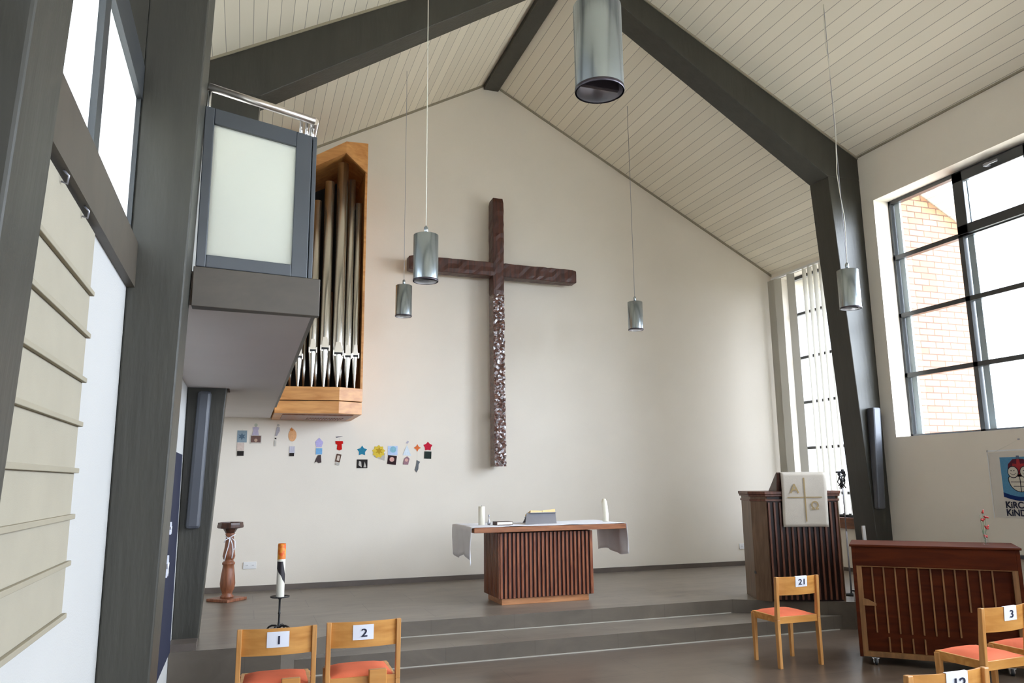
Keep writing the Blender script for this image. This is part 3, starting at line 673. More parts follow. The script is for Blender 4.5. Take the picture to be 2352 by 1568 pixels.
# ------------------------------------------------------------------ piano (seen from the back)
pd=Vector((.718,-.696,0)); pang2=math.radians(-44.1)
pn=thing('upright_piano','brown upright piano on castors turned with its slatted back to the room','piano',(5.47,6.115,0),pang2)
PWd=1.355; PH=1.072
MB().box((0,.0,.065),(.03,.55,PH-.02)).build('side_panel','piano',pn,bevel=.003); MB().box((PWd-.03,.0,.065),(PWd,.55,PH-.02)).build('side_panel','piano',pn,bevel=.003)
MB().box((-.015,-.02,PH-.022),(PWd+.015,.57,PH)).build('lid','piano',pn,bevel=.006)
MB().box((.03,.0,PH-.195),(PWd-.03,.03,PH-.022)).build('top_rail','piano',pn,bevel=.003)
MB().box((.03,.045,.07),(PWd-.03,.06,PH-.19)).build('soundboard','piano',pn)
mb=MB(); mb.box((.03,.0,.07),(PWd-.03,.04,.115)); mb.box((.03,-.002,PH-.203),(PWd-.03,.032,PH-.196)); mb.build('bottom_rail','pianopost',pn,bevel=.003)
for x in (.03,PWd-.075): MB().box((x,.0,.115),(x+.045,.04,PH-.2)).build('back_post','pianopost',pn,bevel=.003)
for i in range(11):
    x=.155+i*.097; z0=.28 if i<8 else .50
    MB().box((x,.03,z0),(x+.014,.05,PH-.2)).build('back_rib','pianopost',pn,bevel=.002)
for i in (1,2,3,4): 
    x=.155+i*.097; MB().box((x,.03,.115),(x+.014,.05,.245)).build('back_rib','pianopost',pn,bevel=.002)
MB().extr([(.06,-.006,.585),(.11,-.006,.575),(.175,-.006,.54),(.175,-.006,.52),(.06,-.006,.52)],(0,.03,0)).build('handle_block','pianopost',pn,bevel=.003)
MB().box((.03,.06,.065),(PWd-.03,.55,.11)).box((.03,.52,.1),(PWd-.03,.55,PH-.02)).box((.03,.45,.5),(PWd-.03,.72,.62)).build('front_body','piano',pn,bevel=.004)
for x,y in ((.13,.03),(PWd-.16,.03),(.13,.47),(PWd-.16,.47)):
    mb=MB(); mb.box((x-.03,y-.03,.055),(x+.03,y+.03,.066)); mb.box((x-.02,y-.028,.02),(x-.014,y+.028,.06)); mb.box((x+.014,y-.028,.02),(x+.02,y+.028,.06)); c=mb.build('castor','chrome',pn)
    MB().lathe([(.031,-.012),(.031,.012)],(0,0,0),18,mat=Matrix.Translation((x,y-.02,.031))@Matrix.Rotation(PI/2,4,'Y')).build('wheel','blackp',c)
# vase of red flowers on the piano
t=thing('flower_vase','small glass vase with red blossoms standing on the piano','vase',(6.44,5.50,PH))
MB().lathe([(.03,.0),(.034,.02),(.026,.06),(.016,.10),(.02,.125)],(0,0,0),18,cap=False).build('glass','glass',t)
st=MB(); ff=MB(); rr=random.Random(11)
for k,(dx,dz) in enumerate(((.02,.02),(.04,.10),(-.01,.08),(.0,.17),(.045,.20),(-.03,.22),(.01,.24))):
    st.tube([(0,0,.01),(dx*.4,.005,.06+dz*.3),(dx,.0,.05+dz)],.002,5)
    if k in(0,1,3,4,6):
        for q in range(5):
            a=rr.uniform(0,6.28); l=rr.uniform(.018,.034); p=Vector((dx,0,.05+dz)); e=p+Vector((math.cos(a)*l,math.sin(a)*l*.6,rr.uniform(-.01,.03)))
            ff.tube([p,(p+e)/2,e],[.004,.009,.002],6)
st.build('stem','green',t); ff.build('blossom','redf',t)

# ------------------------------------------------------------------ chairs
def make_chair(back=.028):
    r=empty('chair'); wd=.485; d=.40; h=.80; ps=.030
    for s in (-1,1):
        x=s*(wd/2-ps/2)
        mb=MB(); mb.hexa([(x-ps/2,-.012,0),(x+ps/2,-.012,0),(x+ps/2,.03,0),(x-ps/2,.03,0),(x-ps/2,-.012,.42),(x+ps/2,-.012,.42),(x+ps/2,.035,.42),(x-ps/2,.035,.42)])
        mb.hexa([(x-ps/2,-.012,.42),(x+ps/2,-.012,.42),(x+ps/2,.035,.42),(x-ps/2,.035,.42),(x-ps/2,-.03,h),(x+ps/2,-.03,h),(x+ps/2,.002,h),(x-ps/2,.002,h)])
        mb.build('leg','chair',r,bevel=.004)
        xf=s*(wd/2-.035)
        mb=MB(); mb.hexa([(xf-.015,d-.035,0),(xf+.015,d-.035,0),(xf+.015,d-.005,0),(xf-.015,d-.005,0),(xf-.019,d-.045,.44),(xf+.019,d-.045,.44),(xf+.019,d,.44),(xf-.019,d,.44)])
        mb.build('leg','chair',r,bevel=.004)
    # seat frame
    mb=MB(); hw=wd/2-ps
    mb.box((-hw,.0,.385),(hw,.022,.445)); mb.box((-hw-.002,d-.028,.39),(hw+.002,d-.004,.45))
    mb.hexa([(-hw-.004,.02,.39),(-hw+.018,.02,.39),(-hw+.018,d-.01,.39),(-hw-.004,d-.01,.39),(-hw-.004,.02,.445),(-hw+.018,.02,.445),(-hw+.018,d-.01,.45),(-hw-.004,d-.01,.45)])
    mb.hexa([(hw-.018,.02,.39),(hw+.004,.02,.39),(hw+.004,d-.01,.39),(hw-.018,d-.01,.39),(hw-.018,.02,.445),(hw+.004,.02,.445),(hw+.004,d-.01,.45),(hw-.018,d-.01,.45)])
    mb.box((-hw,.02,.425),(hw,d-.02,.44))
    mb.build('seat_frame','chairb',r,bevel=.002)
    # cushion
    vs=[];fs=[]; n=10; cx=hw-.012
    for j in range(n+1):
        for i in range(n+1):
            a=-1+2*i/n; b=-1+2*j/n; z=.446+.030*(1-abs(a)**4)*(1-abs(b)**4)
            vs.append((a*cx,.018+(b+1)/2*(d-.012),z))
    for j in range(n):
        for i in range(n): fs.append((j*(n+1)+i,j*(n+1)+i+1,(j+1)*(n+1)+i+1,(j+1)*(n+1)+i))
    mb=MB().add(vs,fs,True); k=len(mb.v); mb.box((-cx,.018,.436),(cx,.006+d,.4465)); mb.build('seat_cushion','cushion',r)
    # curved backrest
    vs=[];fs=[]; n=16; z0,z1=.635,.797
    yb=lambda a,z: -.006-.012*((z-.6)/.2)-.034*(1-a*a)+.006
    for i in range(n+1):
        a=-1+2*i/n; x=a*(hw+.004)
        for (yo,z) in ((0,z0),(0,z1),(.011,z1),(.011,z0)): vs.append((x,yb(a,z)+yo+ .004,z))
    for i in range(n):
        for k in range(4): fs.append((i*4+k,i*4+(k+1)%4,(i+1)*4+(k+1)%4,(i+1)*4+k))
    fs.append((0,1,2,3)); fs.append((n*4,n*4+1,n*4+2,n*4+3))
    mb=MB().add(vs,fs); o=mb.build('backrest','chairb',r); 
    # coupling block at the right of the rear rail
    return r
proto=make_chair()
GRP='beech chairs with orange seats'
pool=[proto]+[copy_tree(proto) for _ in range(5)]
def place(x,y,deg,num,label,sx=.0,first=False,over=False,block=True):
    r=pool.pop(0)
    r.location=(x,y,0); r.rotation_euler.z=math.radians(deg); tag(r,label,'chair',GRP)
    if num in('1','2'): MB().box((.035,-.045,.40),(.15,.0,.492)).build('coupling_block','chairb',r,bevel=.006)
    if num:
        wP,hP=.135,.095
        z1=.800 if over else .778; z0=z1-hP; a=sx/.21; n=6; vs=[];fs=[]
        for i in range(n+1):
            xx=sx-wP/2+wP*i/n; aa=xx/.2165
            for z in (z0,z1):
                y_=-.006-.012*((z-.6)/.2)-.034*(1-aa*aa)+.0062; vs.append((xx,y_,z))
            vs.append((xx,vs[-1][1]+.018 if over else vs[-1][1]+.0004,z1+ (.001 if over else 0)))
        for i in range(n):
            for k in (0,1): fs.append((i*3+k,i*3+k+1,(i+1)*3+k+1,(i+1)*3+k))
        o=MB().add(vs,fs).build('number_sign','paper',r); so=o.modifiers.new('t','SOLIDIFY'); so.thickness=.0008
        zc=(z0+z1)/2-.006; xx=sx+.006; aa=xx/.2165; yc=-.006-.012*((zc-.6)/.2)-.034*(1-aa*aa)+.0062
        sl=.034*2*aa/.2165
        text_mesh(num,.072,'ink',o,frame((xx,yc-.0036,zc),(1,sl,0),(0,-.06,1)),'numeral',.0006,sx=1.25)
    return r
place(.247,5.36,-2,'1','light wooden chair with number 1 sign, in front of the tall black candle stand',sx=.005,first=True)
place(.797,5.40,-1,'2','light wooden chair with number 2 sign, below the left end of the altar',sx=-.008)
place(4.893,6.215,1,'21','single wooden chair with number 21 sign standing in front of the pulpit',sx=.03,over=True)
place(5.07,4.26,4,'3','wooden chair with number 3 sign standing in front of the piano',sx=.03,over=True)
place(5.66,4.32,3,None,'chair cut by the right picture edge beside the number 3 chair')
place(3.155,2.99,-1,'12','wooden chair with number 12 sign at the bottom edge, nearest of the right group',sx=.03,over=True)

# ------------------------------------------------------------------ paschal candle and stand
t=thing('candle_stand','black wrought iron floor stand holding the big painted candle','candle stand',(.368,7.8,PZ))
mb=MB()
for k in range(4):
    a=PI/4+k*PI/2+.3; c,s_=math.cos(a),math.sin(a)
    mb.tube([(c*r_,s_*r_,z) for r_,z in ((.0,.085),(.03,.10),(.07,.10),(.10,.085),(.125,.05),(.135,.006))],.009,8)
mb.build('foot','black',t)
MB().lathe([(.018,.07),(.013,.11),(.009,.14),(.009,.20),(.013,.21),(.009,.22),(.009,.33),(.02,.345),(.02,.352)],(0,0,0),14).build('stem','black',t)
MB().lathe([(.01,.345),(.085,.352),(.09,.362),(.088,.362),(.082,.356),(.0,.356)],(0,0,0),28,cap=False).build('drip_plate','black',t)
def paschal_mat():
    m,t,o=nt('painted_candle_wax'); p=principled(t,o,(.8,.76,.64),.45,0,.4)
    tc=t.nodes.new('ShaderNodeTexCoord'); sx=t.nodes.new('ShaderNodeSeparateXYZ'); L(t,tc,'Object',sx,0)
    def gt(src,idx,val,op='GREATER_THAN'):
        g=N(t,'ShaderNodeMath',operation=op); L(t,src,idx,g,0); g.inputs[1].default_value=val; return g
    # dark sweeping band: between z=.13+slope*x*... and .31
    a=N(t,'ShaderNodeMath',operation='MULTIPLY_ADD'); L(t,sx,0,a,0); a.inputs[1].default_value=1.8; L(t,sx,2,a,2)     # z+1.8x
    n=N(t,'ShaderNodeTexNoise'); n.inputs['Scale'].default_value=22; L(t,tc,'Object',n,'Vector')
    a2=N(t,'ShaderNodeMath',operation='MULTIPLY_ADD'); L(t,n,'Fac',a2,0); a2.inputs[1].default_value=.04; L(t,a,0,a2,2)
    g1=gt(a2,0,.205); g2=gt(sx,2,.318,'LESS_THAN'); 
    b=N(t,'ShaderNodeMath',operation='MULTIPLY_ADD'); L(t,sx,0,b,0); b.inputs[1].default_value=5.5; L(t,sx,2,b,2); g5=gt(b,0,.40,'LESS_THAN')
    g3=N(t,'ShaderNodeMath',operation='MULTIPLY'); L(t,g1,0,g3,0); L(t,g2,0,g3,1)
    g6=N(t,'ShaderNodeMath',operation='MULTIPLY'); L(t,g3,0,g6,0); L(t,g5,0,g6,1)
    m1=N(t,'ShaderNodeMix',data_type='RGBA'); L(t,g6,0,m1,0); m1.inputs[6].default_value=(.80,.77,.66,1); m1.inputs[7].default_value=(.02,.015,.018,1)
    r=t.nodes.new('ShaderNodeValToRGB'); e=r.color_ramp.elements; e[0].color=(.75,.10,.01,1); e[1].color=(.85,.42,.05,1); e[0].position=.35; e[1].position=.62; L(t,n,'Fac',r,0)
    zz=N(t,'ShaderNodeMath',operation='MULTIPLY_ADD'); L(t,n,'Fac',zz,0); zz.inputs[1].default_value=.03; L(t,sx,2,zz,2); g4=gt(zz,0,.352)
    m2=N(t,'ShaderNodeMix',data_type='RGBA'); L(t,g4,0,m2,0); t.links.new(m1.outputs[2],m2.inputs[6]); L(t,r,0,m2,7); t.links.new(m2.outputs[2],p.inputs['Base Color'])
    return m
o=MB().lathe([(.037,0),(.037,.465),(.034,.48),(.028,.475),(.02,.465),(0,.462)],(0,0,0),28,cap=False).build('paschal_candle',paschal_mat()); o.location=(.368,7.8,PZ+.3565)
tag(o,'tall white candle painted orange and black on the iron stand','candle')

# ------------------------------------------------------------------ font pedestal
t=thing('wooden_pedestal','turned wooden pedestal with dark bowl top tied with a white ribbon','pedestal',(-.13,10.39,PZ),math.radians(47))
MB().box((-.165,-.165,0),(.165,.165,.035)).build('base','fontwood',t,bevel=.006)
MB().lathe([(.075,.035),(.08,.05),(.058,.075),(.062,.10),(.082,.14),(.09,.20),(.082,.29),(.07,.37),(.064,.415),(.074,.425),(.076,.445),(.060,.46),(.052,.475),(.064,.49),(.074,.52),(.068,.56),(.058,.62),(.050,.70),(.046,.76),(.056,.785),(.050,.80)],(0,0,0),28).build('turned_column','fontwood',t)
MB().lathe([(.05,.79),(.075,.83),(.085,.85),(.14,.855),(.155,.862),(.155,.885),(.15,.90),(.147,.925),(.135,.925),(.13,.905),(0,.90)],(0,0,0),8,cap=False,smooth=False).build('bowl_top','fontdark',t,bevel=.003)
mb=MB(); a=math.radians(-47)
def rb(pts): 
    R_=Matrix.Rotation(a,4,'Z'); q=[R_@Vector(p) for p in pts]; mb.tube(q,[.0065]*len(q),6)
rb([(-.055,-.055,.76),(-.01,-.068,.74),(.04,-.066,.77),(.06,-.05,.78)]); rb([(.0,-.07,.745),(.035,-.075,.66),(.045,-.075,.58),(.035,-.085,.50)]); rb([(.0,-.07,.745),(-.01,-.07,.65),(-.035,-.075,.55),(-.05,-.08,.47)]); rb([(0,-.07,.745),(-.05,-.075,.72),(-.062,-.07,.69)]); rb([(.02,-.072,.745),(.062,-.07,.70),(.065,-.07,.62),(.05,-.075,.60)])
mb.build('ribbon','ribbon',t)

# ------------------------------------------------------------------ pendants
def pendant(first=None):
    r=empty('pendant_lamp')
    MB().lathe([(.105,0),(.105,.40),(.098,.404),(.02,.404)],(0,0,0),40,cap=False).build('lamp_shade','lamp',r)
    MB().lathe([(.106,-.003),(.1075,0),(.1075,.012),(.103,.012),(.100,-.003)],(0,0,0),40,cap=False).build('rim','lamprim',r)
    MB().lathe([(.099,.0),(.094,.06),(.075,.13),(.0,.15)],(0,0,0),32,cap=False).build('reflector','reflector',r)
    MB().box((-.09,-.009,.012),(.09,.009,.055)).build('louvre','lamprim',r,bevel=.003)
    MB().lathe([(.018,.404),(.018,.47),(.008,.485)],(0,0,0),16).build('cable_gland','lamp',r)
    return r
pl=[(1.83,9.6,3.775,'dark pendant lamp on the left, the lower and farther one near the cross'),(5.15,9.6,3.775,'pendant lamp hanging right of the cross in front of the white wall'),
    (1.365,6.2,3.352,'grey cylindrical pendant lamp overlapping the left arm of the cross'),(5.80,6.2,3.395,'pendant lamp hanging in front of the right roof column'),
    (1.372,2.8,3.345,'largest nearest pendant lamp at the top of the picture')]
pr0=pendant()
for i,(x,y,z,l) in enumerate(pl):
    r=pr0 if i==0 else copy_tree(pr0)
    r.location=(x,y,z); tag(r,l,'lamp','cylindrical grey pendant lamps')
    zt1=(roof(x)-.002)-z; sx=.0
    dx= .03 if i==3 else 0
    pts=[(0,0,.48)]+[(dx*math.sin(k*1.1)*.6,dx*math.cos(k*1.7)*.3,.48+(zt1-.48)*k/12) for k in range(1,12)]+[(0,0,zt1)]
    MB().tube(pts,.0042 if y<8 else .003,6).build('cable','cord' if y<8 else 'bookstand',r)

# ------------------------------------------------------------------ column speakers
t=thing('column_speaker','slim grey column loudspeaker on the left column under the gallery','loudspeaker',(-.40,7.70,1.30),0,'column loudspeakers')
mb=MB().hexa([(-.075,-.085,0),(.045,-.085,0),(.045,0,0),(-.075,0,0),(-.04,-.085,1.24),(.078,-.085,1.24),(.078,0,1.24),(-.04,0,1.24)]); mb.build('housing','speaker',t,bevel=.028)
t=thing('column_speaker','slim grey column loudspeaker on the right column beside the window','loudspeaker',(7.37,7.70,1.31),0,'column loudspeakers')
mb=MB().hexa([(-.09,-.075,0),(.03,-.075,0),(.03,0,0),(-.09,0,0),(-.07,-.12,1.23),(.05,-.12,1.23),(.05,0,1.23),(-.07,0,1.23)]); mb.build('housing','speaker',t,bevel=.02)

# ------------------------------------------------------------------ panel blind on the left wall
t=thing('panel_blind','beige fabric panel blind with horizontal rails hanging on the left wall','blind',(XL+.012,2.56,1.29))
def T(mb,n,m,b=0): return inv(mb.build(n,m,t,b),t)
T(MB().box((XL+.006,2.02,1.30),(XL+.012,2.87,2.545)),'fabric_panel','cream')
for z in (2.335,2.19,2.04,1.895,1.745,1.60,1.455,1.295): T(MB().box((XL+.012,2.015,z-.008),(XL+.026,2.873,z+.008)),'rail','creamrail',.002)
mb=MB()
for y in (2.32,2.62): mb.tube([(XL+.02,y,2.56),(XL+.035,y,2.545),(XL+.03,y+.012,2.525),(XL+.015,y+.01,2.53)],.003,6)
T(mb,'hook','bookstand')
# navy cloth and stars under the gallery
o=MB().box((XL+.001,4.2,.30),(XL+.012,7.44,1.95)).build('navy_wall_cloth','navy'); tag(o,'dark navy cloth on the left wall behind the second column','wall hanging')
def star_pts(n,r1,r2,rot=0):
    return [((r1 if k%2==0 else r2)*math.sin(rot+k*PI/n),(r1 if k%2==0 else r2)*math.cos(rot+k*PI/n)) for k in range(2*n)]
for (y,z,s_,l) in ((6.42,1.37,.05,'small white paper star, the upper one on the navy cloth'),(6.36,1.10,.085,'larger white paper star, the lower one on the navy cloth')):
    P=[(XL+.03,y+a,z+b) for a,b in star_pts(5,s_,s_*.4)]; mb=MB().extr(P,(.012,0,0)); mb.tube([(XL-.001,y,z),(XL+.03,y,z)],.004,6); o=mb.build('paper_star','paper'); tag(o,l,'star','paper stars on the navy cloth')

# ------------------------------------------------------------------ outlets
for (x,z,n_,l) in ((.13,.63,2,'white double wall socket beside the wooden pedestal'),(7.79,.60,2,'white double wall socket beside the pulpit')):
    t=thing('wall_socket',l,'socket',(x,W,z),0,'wall sockets on the end wall'); wd=.155
    MB().box((-wd/2-.01,-.012,-.045),(wd/2,0,.045)).build('cover_plate','white',t,bevel=.003)
    for k in (-.04,.035):
        MB().lathe([(.026,-.002),(.026,.002)],(0,0,0),20,mat=Matrix.Translation((k,-.013,0))@Matrix.Rotation(PI/2,4,'X')).build('socket_face','white',t)
        for q in (-.009,.009): MB().box((k+q-.003,-.0165,-.003),(k+q+.003,-.0148,.003)).build('socket_hole','blackp',t)

# ------------------------------------------------------------------ small paper ornaments on the end wall
YO=W-.0002
def flat(pts,name,m,parent,dy=0,th=.0015):
    P=[(x,YO-dy,z) for x,z in pts]; o=MB().extr(P,(0,-th,0)).build(name,m,parent); return o
def rect(x0,z0,x1,z1,rot=0):
    cx,cz=(x0+x1)/2,(z0+z1)/2; c,s_=math.cos(rot),math.sin(rot)
    return [(cx+(x-cx)*c-(z-cz)*s_,cz+(x-cx)*s_+(z-cz)*c) for x,z in ((x0,z0),(x1,z0),(x1,z1),(x0,z1))]
def star(cx,cz,r,n=5,in_=.55,rot=0): return [(cx+a,cz+b) for a,b in star_pts(n,r,r*in_,rot)]
def circ(cx,cz,r,n=16,ry=None): ry=ry or r; return [(cx+r*math.cos(2*PI*k/n),cz+ry*math.sin(2*PI*k/n)) for k in range(n)]
def orn(label,x,top,items):
    zmin=min(min(p[1] for p in it[0]) for it in items); t=thing('paper_ornament',label,'paper ornament',(x,YO,zmin),0,'hanging paper ornaments on the end wall')
    o=MB().tube([(x,YO,zmin+.0),(x,YO,top)],.0014,5).build('thread','cord',t); inv(o,t)
    for k,(pts,nm,m) in enumerate(items): inv(flat(pts,nm,m,t,.002+k*.0018),t)
C_=colour
ph=lambda nm,r,g,b:C_(nm,r,g,b)
orn('silver-blue square ornament above a pink slip and black photo, leftmost below the organ',-.05,2.42,[(rect(-.115,2.24,.01,2.40),'paper_square',ph('silver_blue',140,158,168)),(star(-.055,2.32,.05,6,.5),'paper_figure',ph('slate_blue',92,112,128)),(rect(-.11,2.13,-.02,2.235),'slip',ph('pale_pink',214,196,184)),(rect(-.105,2.06,-.02,2.125),'photo',ph('photo_black',42,38,36))])
orn('lavender dress ornament above a brown photo, second from the left',.127,2.50,[(circ(.12,2.475,.022),'paper_head',ph('pale_green_white',196,200,180)),([(.07,2.33),(.165,2.33),(.15,2.40),(.165,2.44),(.12,2.455),(.075,2.44),(.09,2.40)],'paper_dress',ph('lavender',188,180,200)),(rect(.055,2.225,.20,2.335),'photo_mount',ph('mount_white',208,202,192)),(rect(.062,2.24,.19,2.33),'photo',ph('photo_brown',118,92,84)),(circ(.127,2.27,.022),'portrait',ph('skin_tone',190,160,140))])
orn('thin white figure ornament right below the left part of the organ',.395,2.52,[(circ(.41,2.475,.018),'paper_head',ph('grey_white',190,186,178)),([(.375,2.33),(.40,2.33),(.435,2.40),(.43,2.45),(.395,2.455),(.385,2.40)],'paper_figure',ph('lilac_grey',176,172,178)),(rect(.372,2.285,.392,2.305),'knot',ph('photo_black',42,38,36)),(rect(.368,2.19,.386,2.27),'tail',ph('grey_white',190,186,178))])
orn('orange to cream egg shaped ornament above a small dark photo',.605,2.46,[(circ(.603,2.34,.055,16,.085),'paper_egg',ph('apricot',226,172,124)),(star(.59,2.42,.03,5,.5),'paper_crown',ph('orange_paper',214,136,70)),(rect(.57,2.09,.64,2.19),'slip',ph('lilac_white',196,194,206)),(rect(.572,2.055,.635,2.10),'photo',ph('photo_black',42,38,36))])
orn('lavender and sky blue ornament above a torn dark photo',.965,2.40,[([(.91,2.25),(.965,2.31),(1.02,2.25),(1.0,2.18),(.93,2.18)],'paper_dress',ph('violet_paper',186,178,222)),(rect(.925,2.08,1.01,2.165),'slip',ph('sky_blue',122,176,220)),([(.91,1.96),(.94,1.985),(.965,1.96),(1.005,1.97),(.995,2.075),(.955,2.07),(.935,2.03)],'photo',ph('photo_umber',78,66,66))])
orn('red shirt ornament above a brown framed photo',1.243,2.33,[([(1.185,2.325),(1.20,2.31),(1.275,2.335),(1.29,2.335)],'paper_stick',ph('pencil_grey',92,88,98)),([(1.185,2.265),(1.29,2.265),(1.295,2.23),(1.275,2.225),(1.28,2.15),(1.245,2.135),(1.21,2.15),(1.215,2.215),(1.19,2.225)],'paper_shirt',ph('bright_red',196,22,16)),(rect(1.2,1.975,1.265,2.085,-.2),'photo',ph('photo_frame_brown',96,70,58)),(rect(1.215,1.995,1.25,2.065,-.2),'portrait',ph('cream_pink',216,200,186)),(rect(1.195,1.935,1.25,1.965,-.3),'slip',ph('grey_white',190,186,178))])
orn('teal star ornament above a black and white photo',1.56,2.21,[(star(1.56,2.13,.075,5,.6),'paper_star',ph('teal',46,128,158)),(rect(1.49,1.89,1.64,2.01),'photo',ph('photo_black',42,38,36)),([(1.515,1.93),(1.56,1.90),(1.55,1.98),(1.52,1.99)],'figure',ph('grey_white',190,186,178)),([(1.585,1.9),(1.625,1.9),(1.60,1.98)],'figure',ph('grey_white',190,186,178))])
orn('yellow star ornament with a folded white slip behind it',1.80,2.20,[([(1.73,2.05),(1.88,1.995),(1.89,2.10),(1.75,2.12)],'slip',ph('grey_white',190,186,178)),(star(1.795,2.12,.095,9,.78),'paper_star',ph('yellow_paper',218,190,70)),(star(1.80,2.13,.055,6,.5),'inner_star',ph('ochre',186,150,40))])
orn('pale blue square ornament above a dark portrait photo',1.995,2.24,[(rect(1.925,2.07,2.065,2.20),'paper_square',ph('pale_blue',186,206,236)),(circ(2.0,2.15,.045),'paper_circle',ph('mint_blue',136,186,204)),(rect(1.925,1.94,2.05,2.065,-.12),'photo',ph('photo_plum',48,30,34)),(circ(1.985,2.01,.034),'portrait',ph('skin_pink',216,170,160))])
orn('white triangle ornament above a pink portrait photo',2.205,2.29,[([(2.18,2.24),(2.205,2.275),(2.23,2.265),(2.21,2.235)],'paper_scrap',ph('lilac_scrap',186,180,192)),([(2.14,2.07),(2.265,2.06),(2.20,2.215)],'paper_triangle',ph('ice_white',214,226,236)),([(2.145,1.94),(2.22,1.935),(2.24,2.02),(2.205,2.055),(2.16,2.02)],'photo',ph('photo_mauve',156,120,130)),(circ(2.195,2.0,.024),'portrait',ph('skin_pink',216,170,160))])
orn('small orange star ornament above a twisted grey strip',2.352,2.24,[(star(2.352,2.175,.055,4,.5),'paper_star',ph('orange_star',222,116,62)),([(2.315,1.86),(2.345,1.825),(2.37,1.87),(2.375,1.94),(2.395,1.975),(2.345,2.0),(2.335,1.92)],'photo_strip',ph('photo_grey',104,108,112))])
orn('crimson star ornament above a dark green photo, rightmost of the row',2.51,2.27,[(star(2.508,2.195,.07,5,.68),'paper_star',ph('crimson',190,30,56)),(rect(2.455,2.02,2.56,2.125,-.03),'photo',ph('photo_green',44,54,48))])

# ------------------------------------------------------------------ poster
t=thing('poster','white poster with a blue boat picture and black lettering on the right wall','poster',(XR,5.94,1.26))
XP=XR-.004
def pp(uv,k): # u to the right in the picture = -y ; v up
    return [(XP-.0012*k,6.27-u_,1.262+v_) for u_,v_ in uv]
def P_(uv,k,nm,m,par=None):
    o=MB().extr(pp(uv,k),(-.001,0,0)).build(nm,m,par or t); inv(o,t) if par is None else None; return o
R4=lambda a,b,c,d:[(a,b),(c,b),(c,d),(a,d)]
P_(R4(0,0,.66,.675),0,'sheet',plain('poster_paper',(.66,.62,.56),.5,var=.02))
P_(R4(-.02,-.01,-.008,.70),0,'edge_strip','white'); P_(R4(-.02,.685,.68,.70),0,'edge_strip','white')
blue=[(.125,.215),(.125,.622),(.535,.622),(.535,.215)]+[(.535-.41*k/10,.215-.04*math.sin(PI*k/10)) for k in range(1,10)]
P_(blue,1,'picture_panel',C_('poster_blue',86,140,176))
wave=[(.125,.215)]+[(.125+.41*k/10,.215-.04*math.sin(PI*k/10)) for k in range(1,10)]+[(.535,.215)]+[(.535-.41*k/10,.262-.045*math.sin(PI*k/10)) for k in range(0,11)]
P_(wave,2,'wave',C_('poster_navy',22,48,104))
hull=[(.33+.125*math.cos(a),.40+.13*math.sin(a)) for a in [PI+PI*k/12 for k in range(13)]]+[(.33+.125*math.cos(a),.40+.045*math.sin(a)) for a in [PI*k/8 for k in range(1,8)]]
ring=lambda cx,cy,r:[(cx+r*math.cos(2*PI*k/20),cy+r*math.sin(2*PI*k/20)) for k in range(20)]
big=[(.33+(x-.33)*1.08,.37+(y-.37)*1.08) for x,y in hull]
blk=C_('poster_black',24,26,38); red=C_('poster_red',164,52,56); wht=C_('poster_white',206,200,186)
P_([(.20,.47),(.215,.55),(.27,.60),(.33,.605),(.39,.60),(.445,.55),(.46,.47),(.33,.42)],2,'dark_cap',C_('poster_darkred',92,36,52))
P_(big,2,'hull_outline',blk); P_(hull,3,'hull',wht)
P_([(.305,.42),(.31,.50),(.26,.515),(.265,.555),(.31,.55),(.315,.60),(.345,.60),(.35,.55),(.395,.555),(.40,.515),(.35,.50),(.355,.42)],3,'cross_mast',red)
P_([(.31,.60),(.315,.635),(.345,.635),(.35,.60)],3,'mast_top',C_('poster_slate',88,104,128))
for cx in (.262,.398):
    P_(ring(cx,.468,.062),4,'face_outline',blk); P_(ring(cx,.468,.054),5,'face',wht)
    P_(ring(cx-.018,.482,.006),6,'eye',blk); P_(ring(cx+.014,.482,.006),6,'eye',blk)
    P_([(cx-.03+.06*k/8,.455-.018*math.sin(PI*k/8)) for k in range(9)]+[(cx+.03-.06*k/8,.460-.018*math.sin(PI*k/8)) for k in range(9)],6,'smile',blk)
P_(R4(.326,.27,.334,.43),4,'hull_line',blk); P_(R4(.225,.365,.435,.371),4,'hull_line',blk); P_(R4(.25,.32,.41,.326),4,'hull_line',blk)
for s_,zz in (('KiRCHE',.130),('KiNDE',.052)):
    o=text_mesh(s_,.093,'ink',t,frame((XP-.004,6.27-.132,1.262+zz),(0,-1,0),(0,0,1)),'lettering',.0026,align='LEFT'); inv(o,t)
mb=MB(); mb.tube([(XP-.002,6.2,1.94),(XP-.002,5.90,2.06),(XP-.002,5.6,1.94)],.0015,5); inv(mb.build('hanging_string','cord',t),t)
inv(MB().box((XP-.012,5.895,2.055),(XP+.002,5.91,2.07)).build('nail','bookstand',t),t)
# low ledge along right wall
o=MB().box((XR-.10,3.98,.865),(XR-.001,6.04,.90)).build('wall_ledge','speaker',bevel=.003); tag(o,'narrow grey ledge on the right wall behind the piano','ledge')

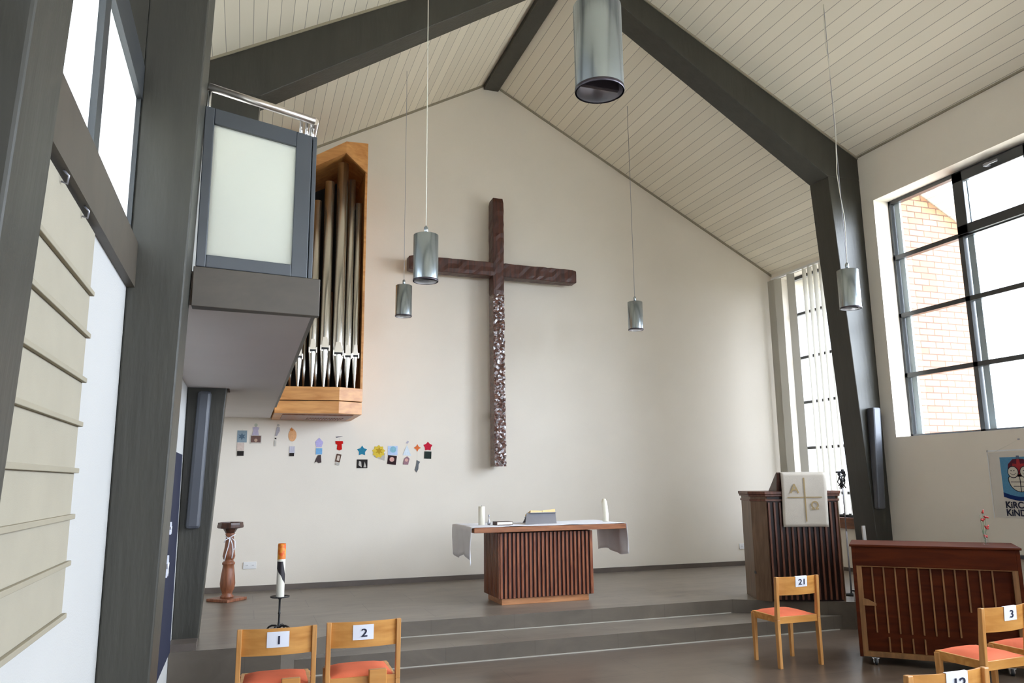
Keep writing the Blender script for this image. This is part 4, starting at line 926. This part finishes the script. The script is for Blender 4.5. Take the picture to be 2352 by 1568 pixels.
# ------------------------------------------------------------------ world, portals, camera
SKY=(5,22)   # hazy overcast sky, brighter around the veiled sun on the window side
wd=D.worlds.new('overcast'); S.world=wd; wd.use_nodes=True; t=wd.node_tree; t.nodes.clear()
o=t.nodes.new('ShaderNodeOutputWorld'); bg=t.nodes.new('ShaderNodeBackground'); bg.inputs[0].default_value=(.86,.95,1.10,1)
tc=t.nodes.new('ShaderNodeTexCoord'); dp=N(t,'ShaderNodeVectorMath',operation='DOT_PRODUCT'); L(t,tc,'Generated',dp,0); dp.inputs[1].default_value=Vector((.62,-.60,.50)).normalized()
mr=N(t,'ShaderNodeMapRange',interpolation_type='SMOOTHERSTEP'); mr.inputs['From Min'].default_value=0; mr.inputs['From Max'].default_value=1; mr.inputs['To Min'].default_value=SKY[0]; mr.inputs['To Max'].default_value=SKY[1]
t.links.new(dp.outputs['Value'],mr.inputs[0]); t.links.new(mr.outputs[0],bg.inputs[1])
L(t,bg,0,o,0); wd.cycles.sampling_method='AUTOMATIC'
def portal_light(loc,rot,sx,sy):
    l=D.lights.new('daylight_portal','AREA'); l.shape='RECTANGLE'; l.size=sx; l.size_y=sy; l.cycles.is_portal=True; l.energy=1
    ob=D.objects.new('daylight_portal',l); COL.objects.link(ob); ob.location=loc; ob.rotation_euler=rot
for a,b,c,d in RB: portal_light((7.92,(a+b)/2,(c+d)/2),(0,PI/2,0),d-c,b-a)
portal_light((3.5,YB-.22,2.7),(PI/2,0,0),4.4,5.4)
portal_light((9.03,9.59,3.1),(0,PI/2,0),4.05,2.7)
portal_light((XL-.22,5.35,3.575),(0,-PI/2,0),1.25,2.1)
for a,b,c,d in LW: portal_light((XL-.22,(a+b)/2,(c+d)/2),(0,-PI/2,0),d-c,b-a)

f=1776.75; yaw,pitch,roll=[math.radians(a) for a in (18.9372,10.1629,-.5979)]
r0=Vector((math.cos(yaw),-math.sin(yaw),0)); ff_=Vector((math.sin(yaw),math.cos(yaw),0)); up=Vector((0,0,1))
f2=ff_*math.cos(pitch)+up*math.sin(pitch); u2=up*math.cos(pitch)-ff_*math.sin(pitch)
r3=r0*math.cos(roll)+u2*math.sin(roll); u3=u2*math.cos(roll)-r0*math.sin(roll)
cam=D.cameras.new('camera'); cam.sensor_width=36; cam.lens=f/2352*36; cam.clip_start=.05; cam.clip_end=200
co=D.objects.new('camera',cam); COL.objects.link(co)
m=Matrix((r3,u3,-f2)).transposed().to_4x4(); m.translation=Vector((0,0,1.70)); co.matrix_world=m; S.camera=co
vs_=S.view_settings; vs_.view_transform='Standard'; vs_.look='None'; vs_.gamma=1; vs_.use_curve_mapping=False; vs_.exposure=.37
cy=S.cycles; cy.max_bounces=10; cy.diffuse_bounces=5; cy.glossy_bounces=4; cy.transmission_bounces=6; cy.transparent_max_bounces=10
cy.caustics_reflective=False; cy.caustics_refractive=False; cy.sample_clamp_indirect=6; cy.use_denoising=True
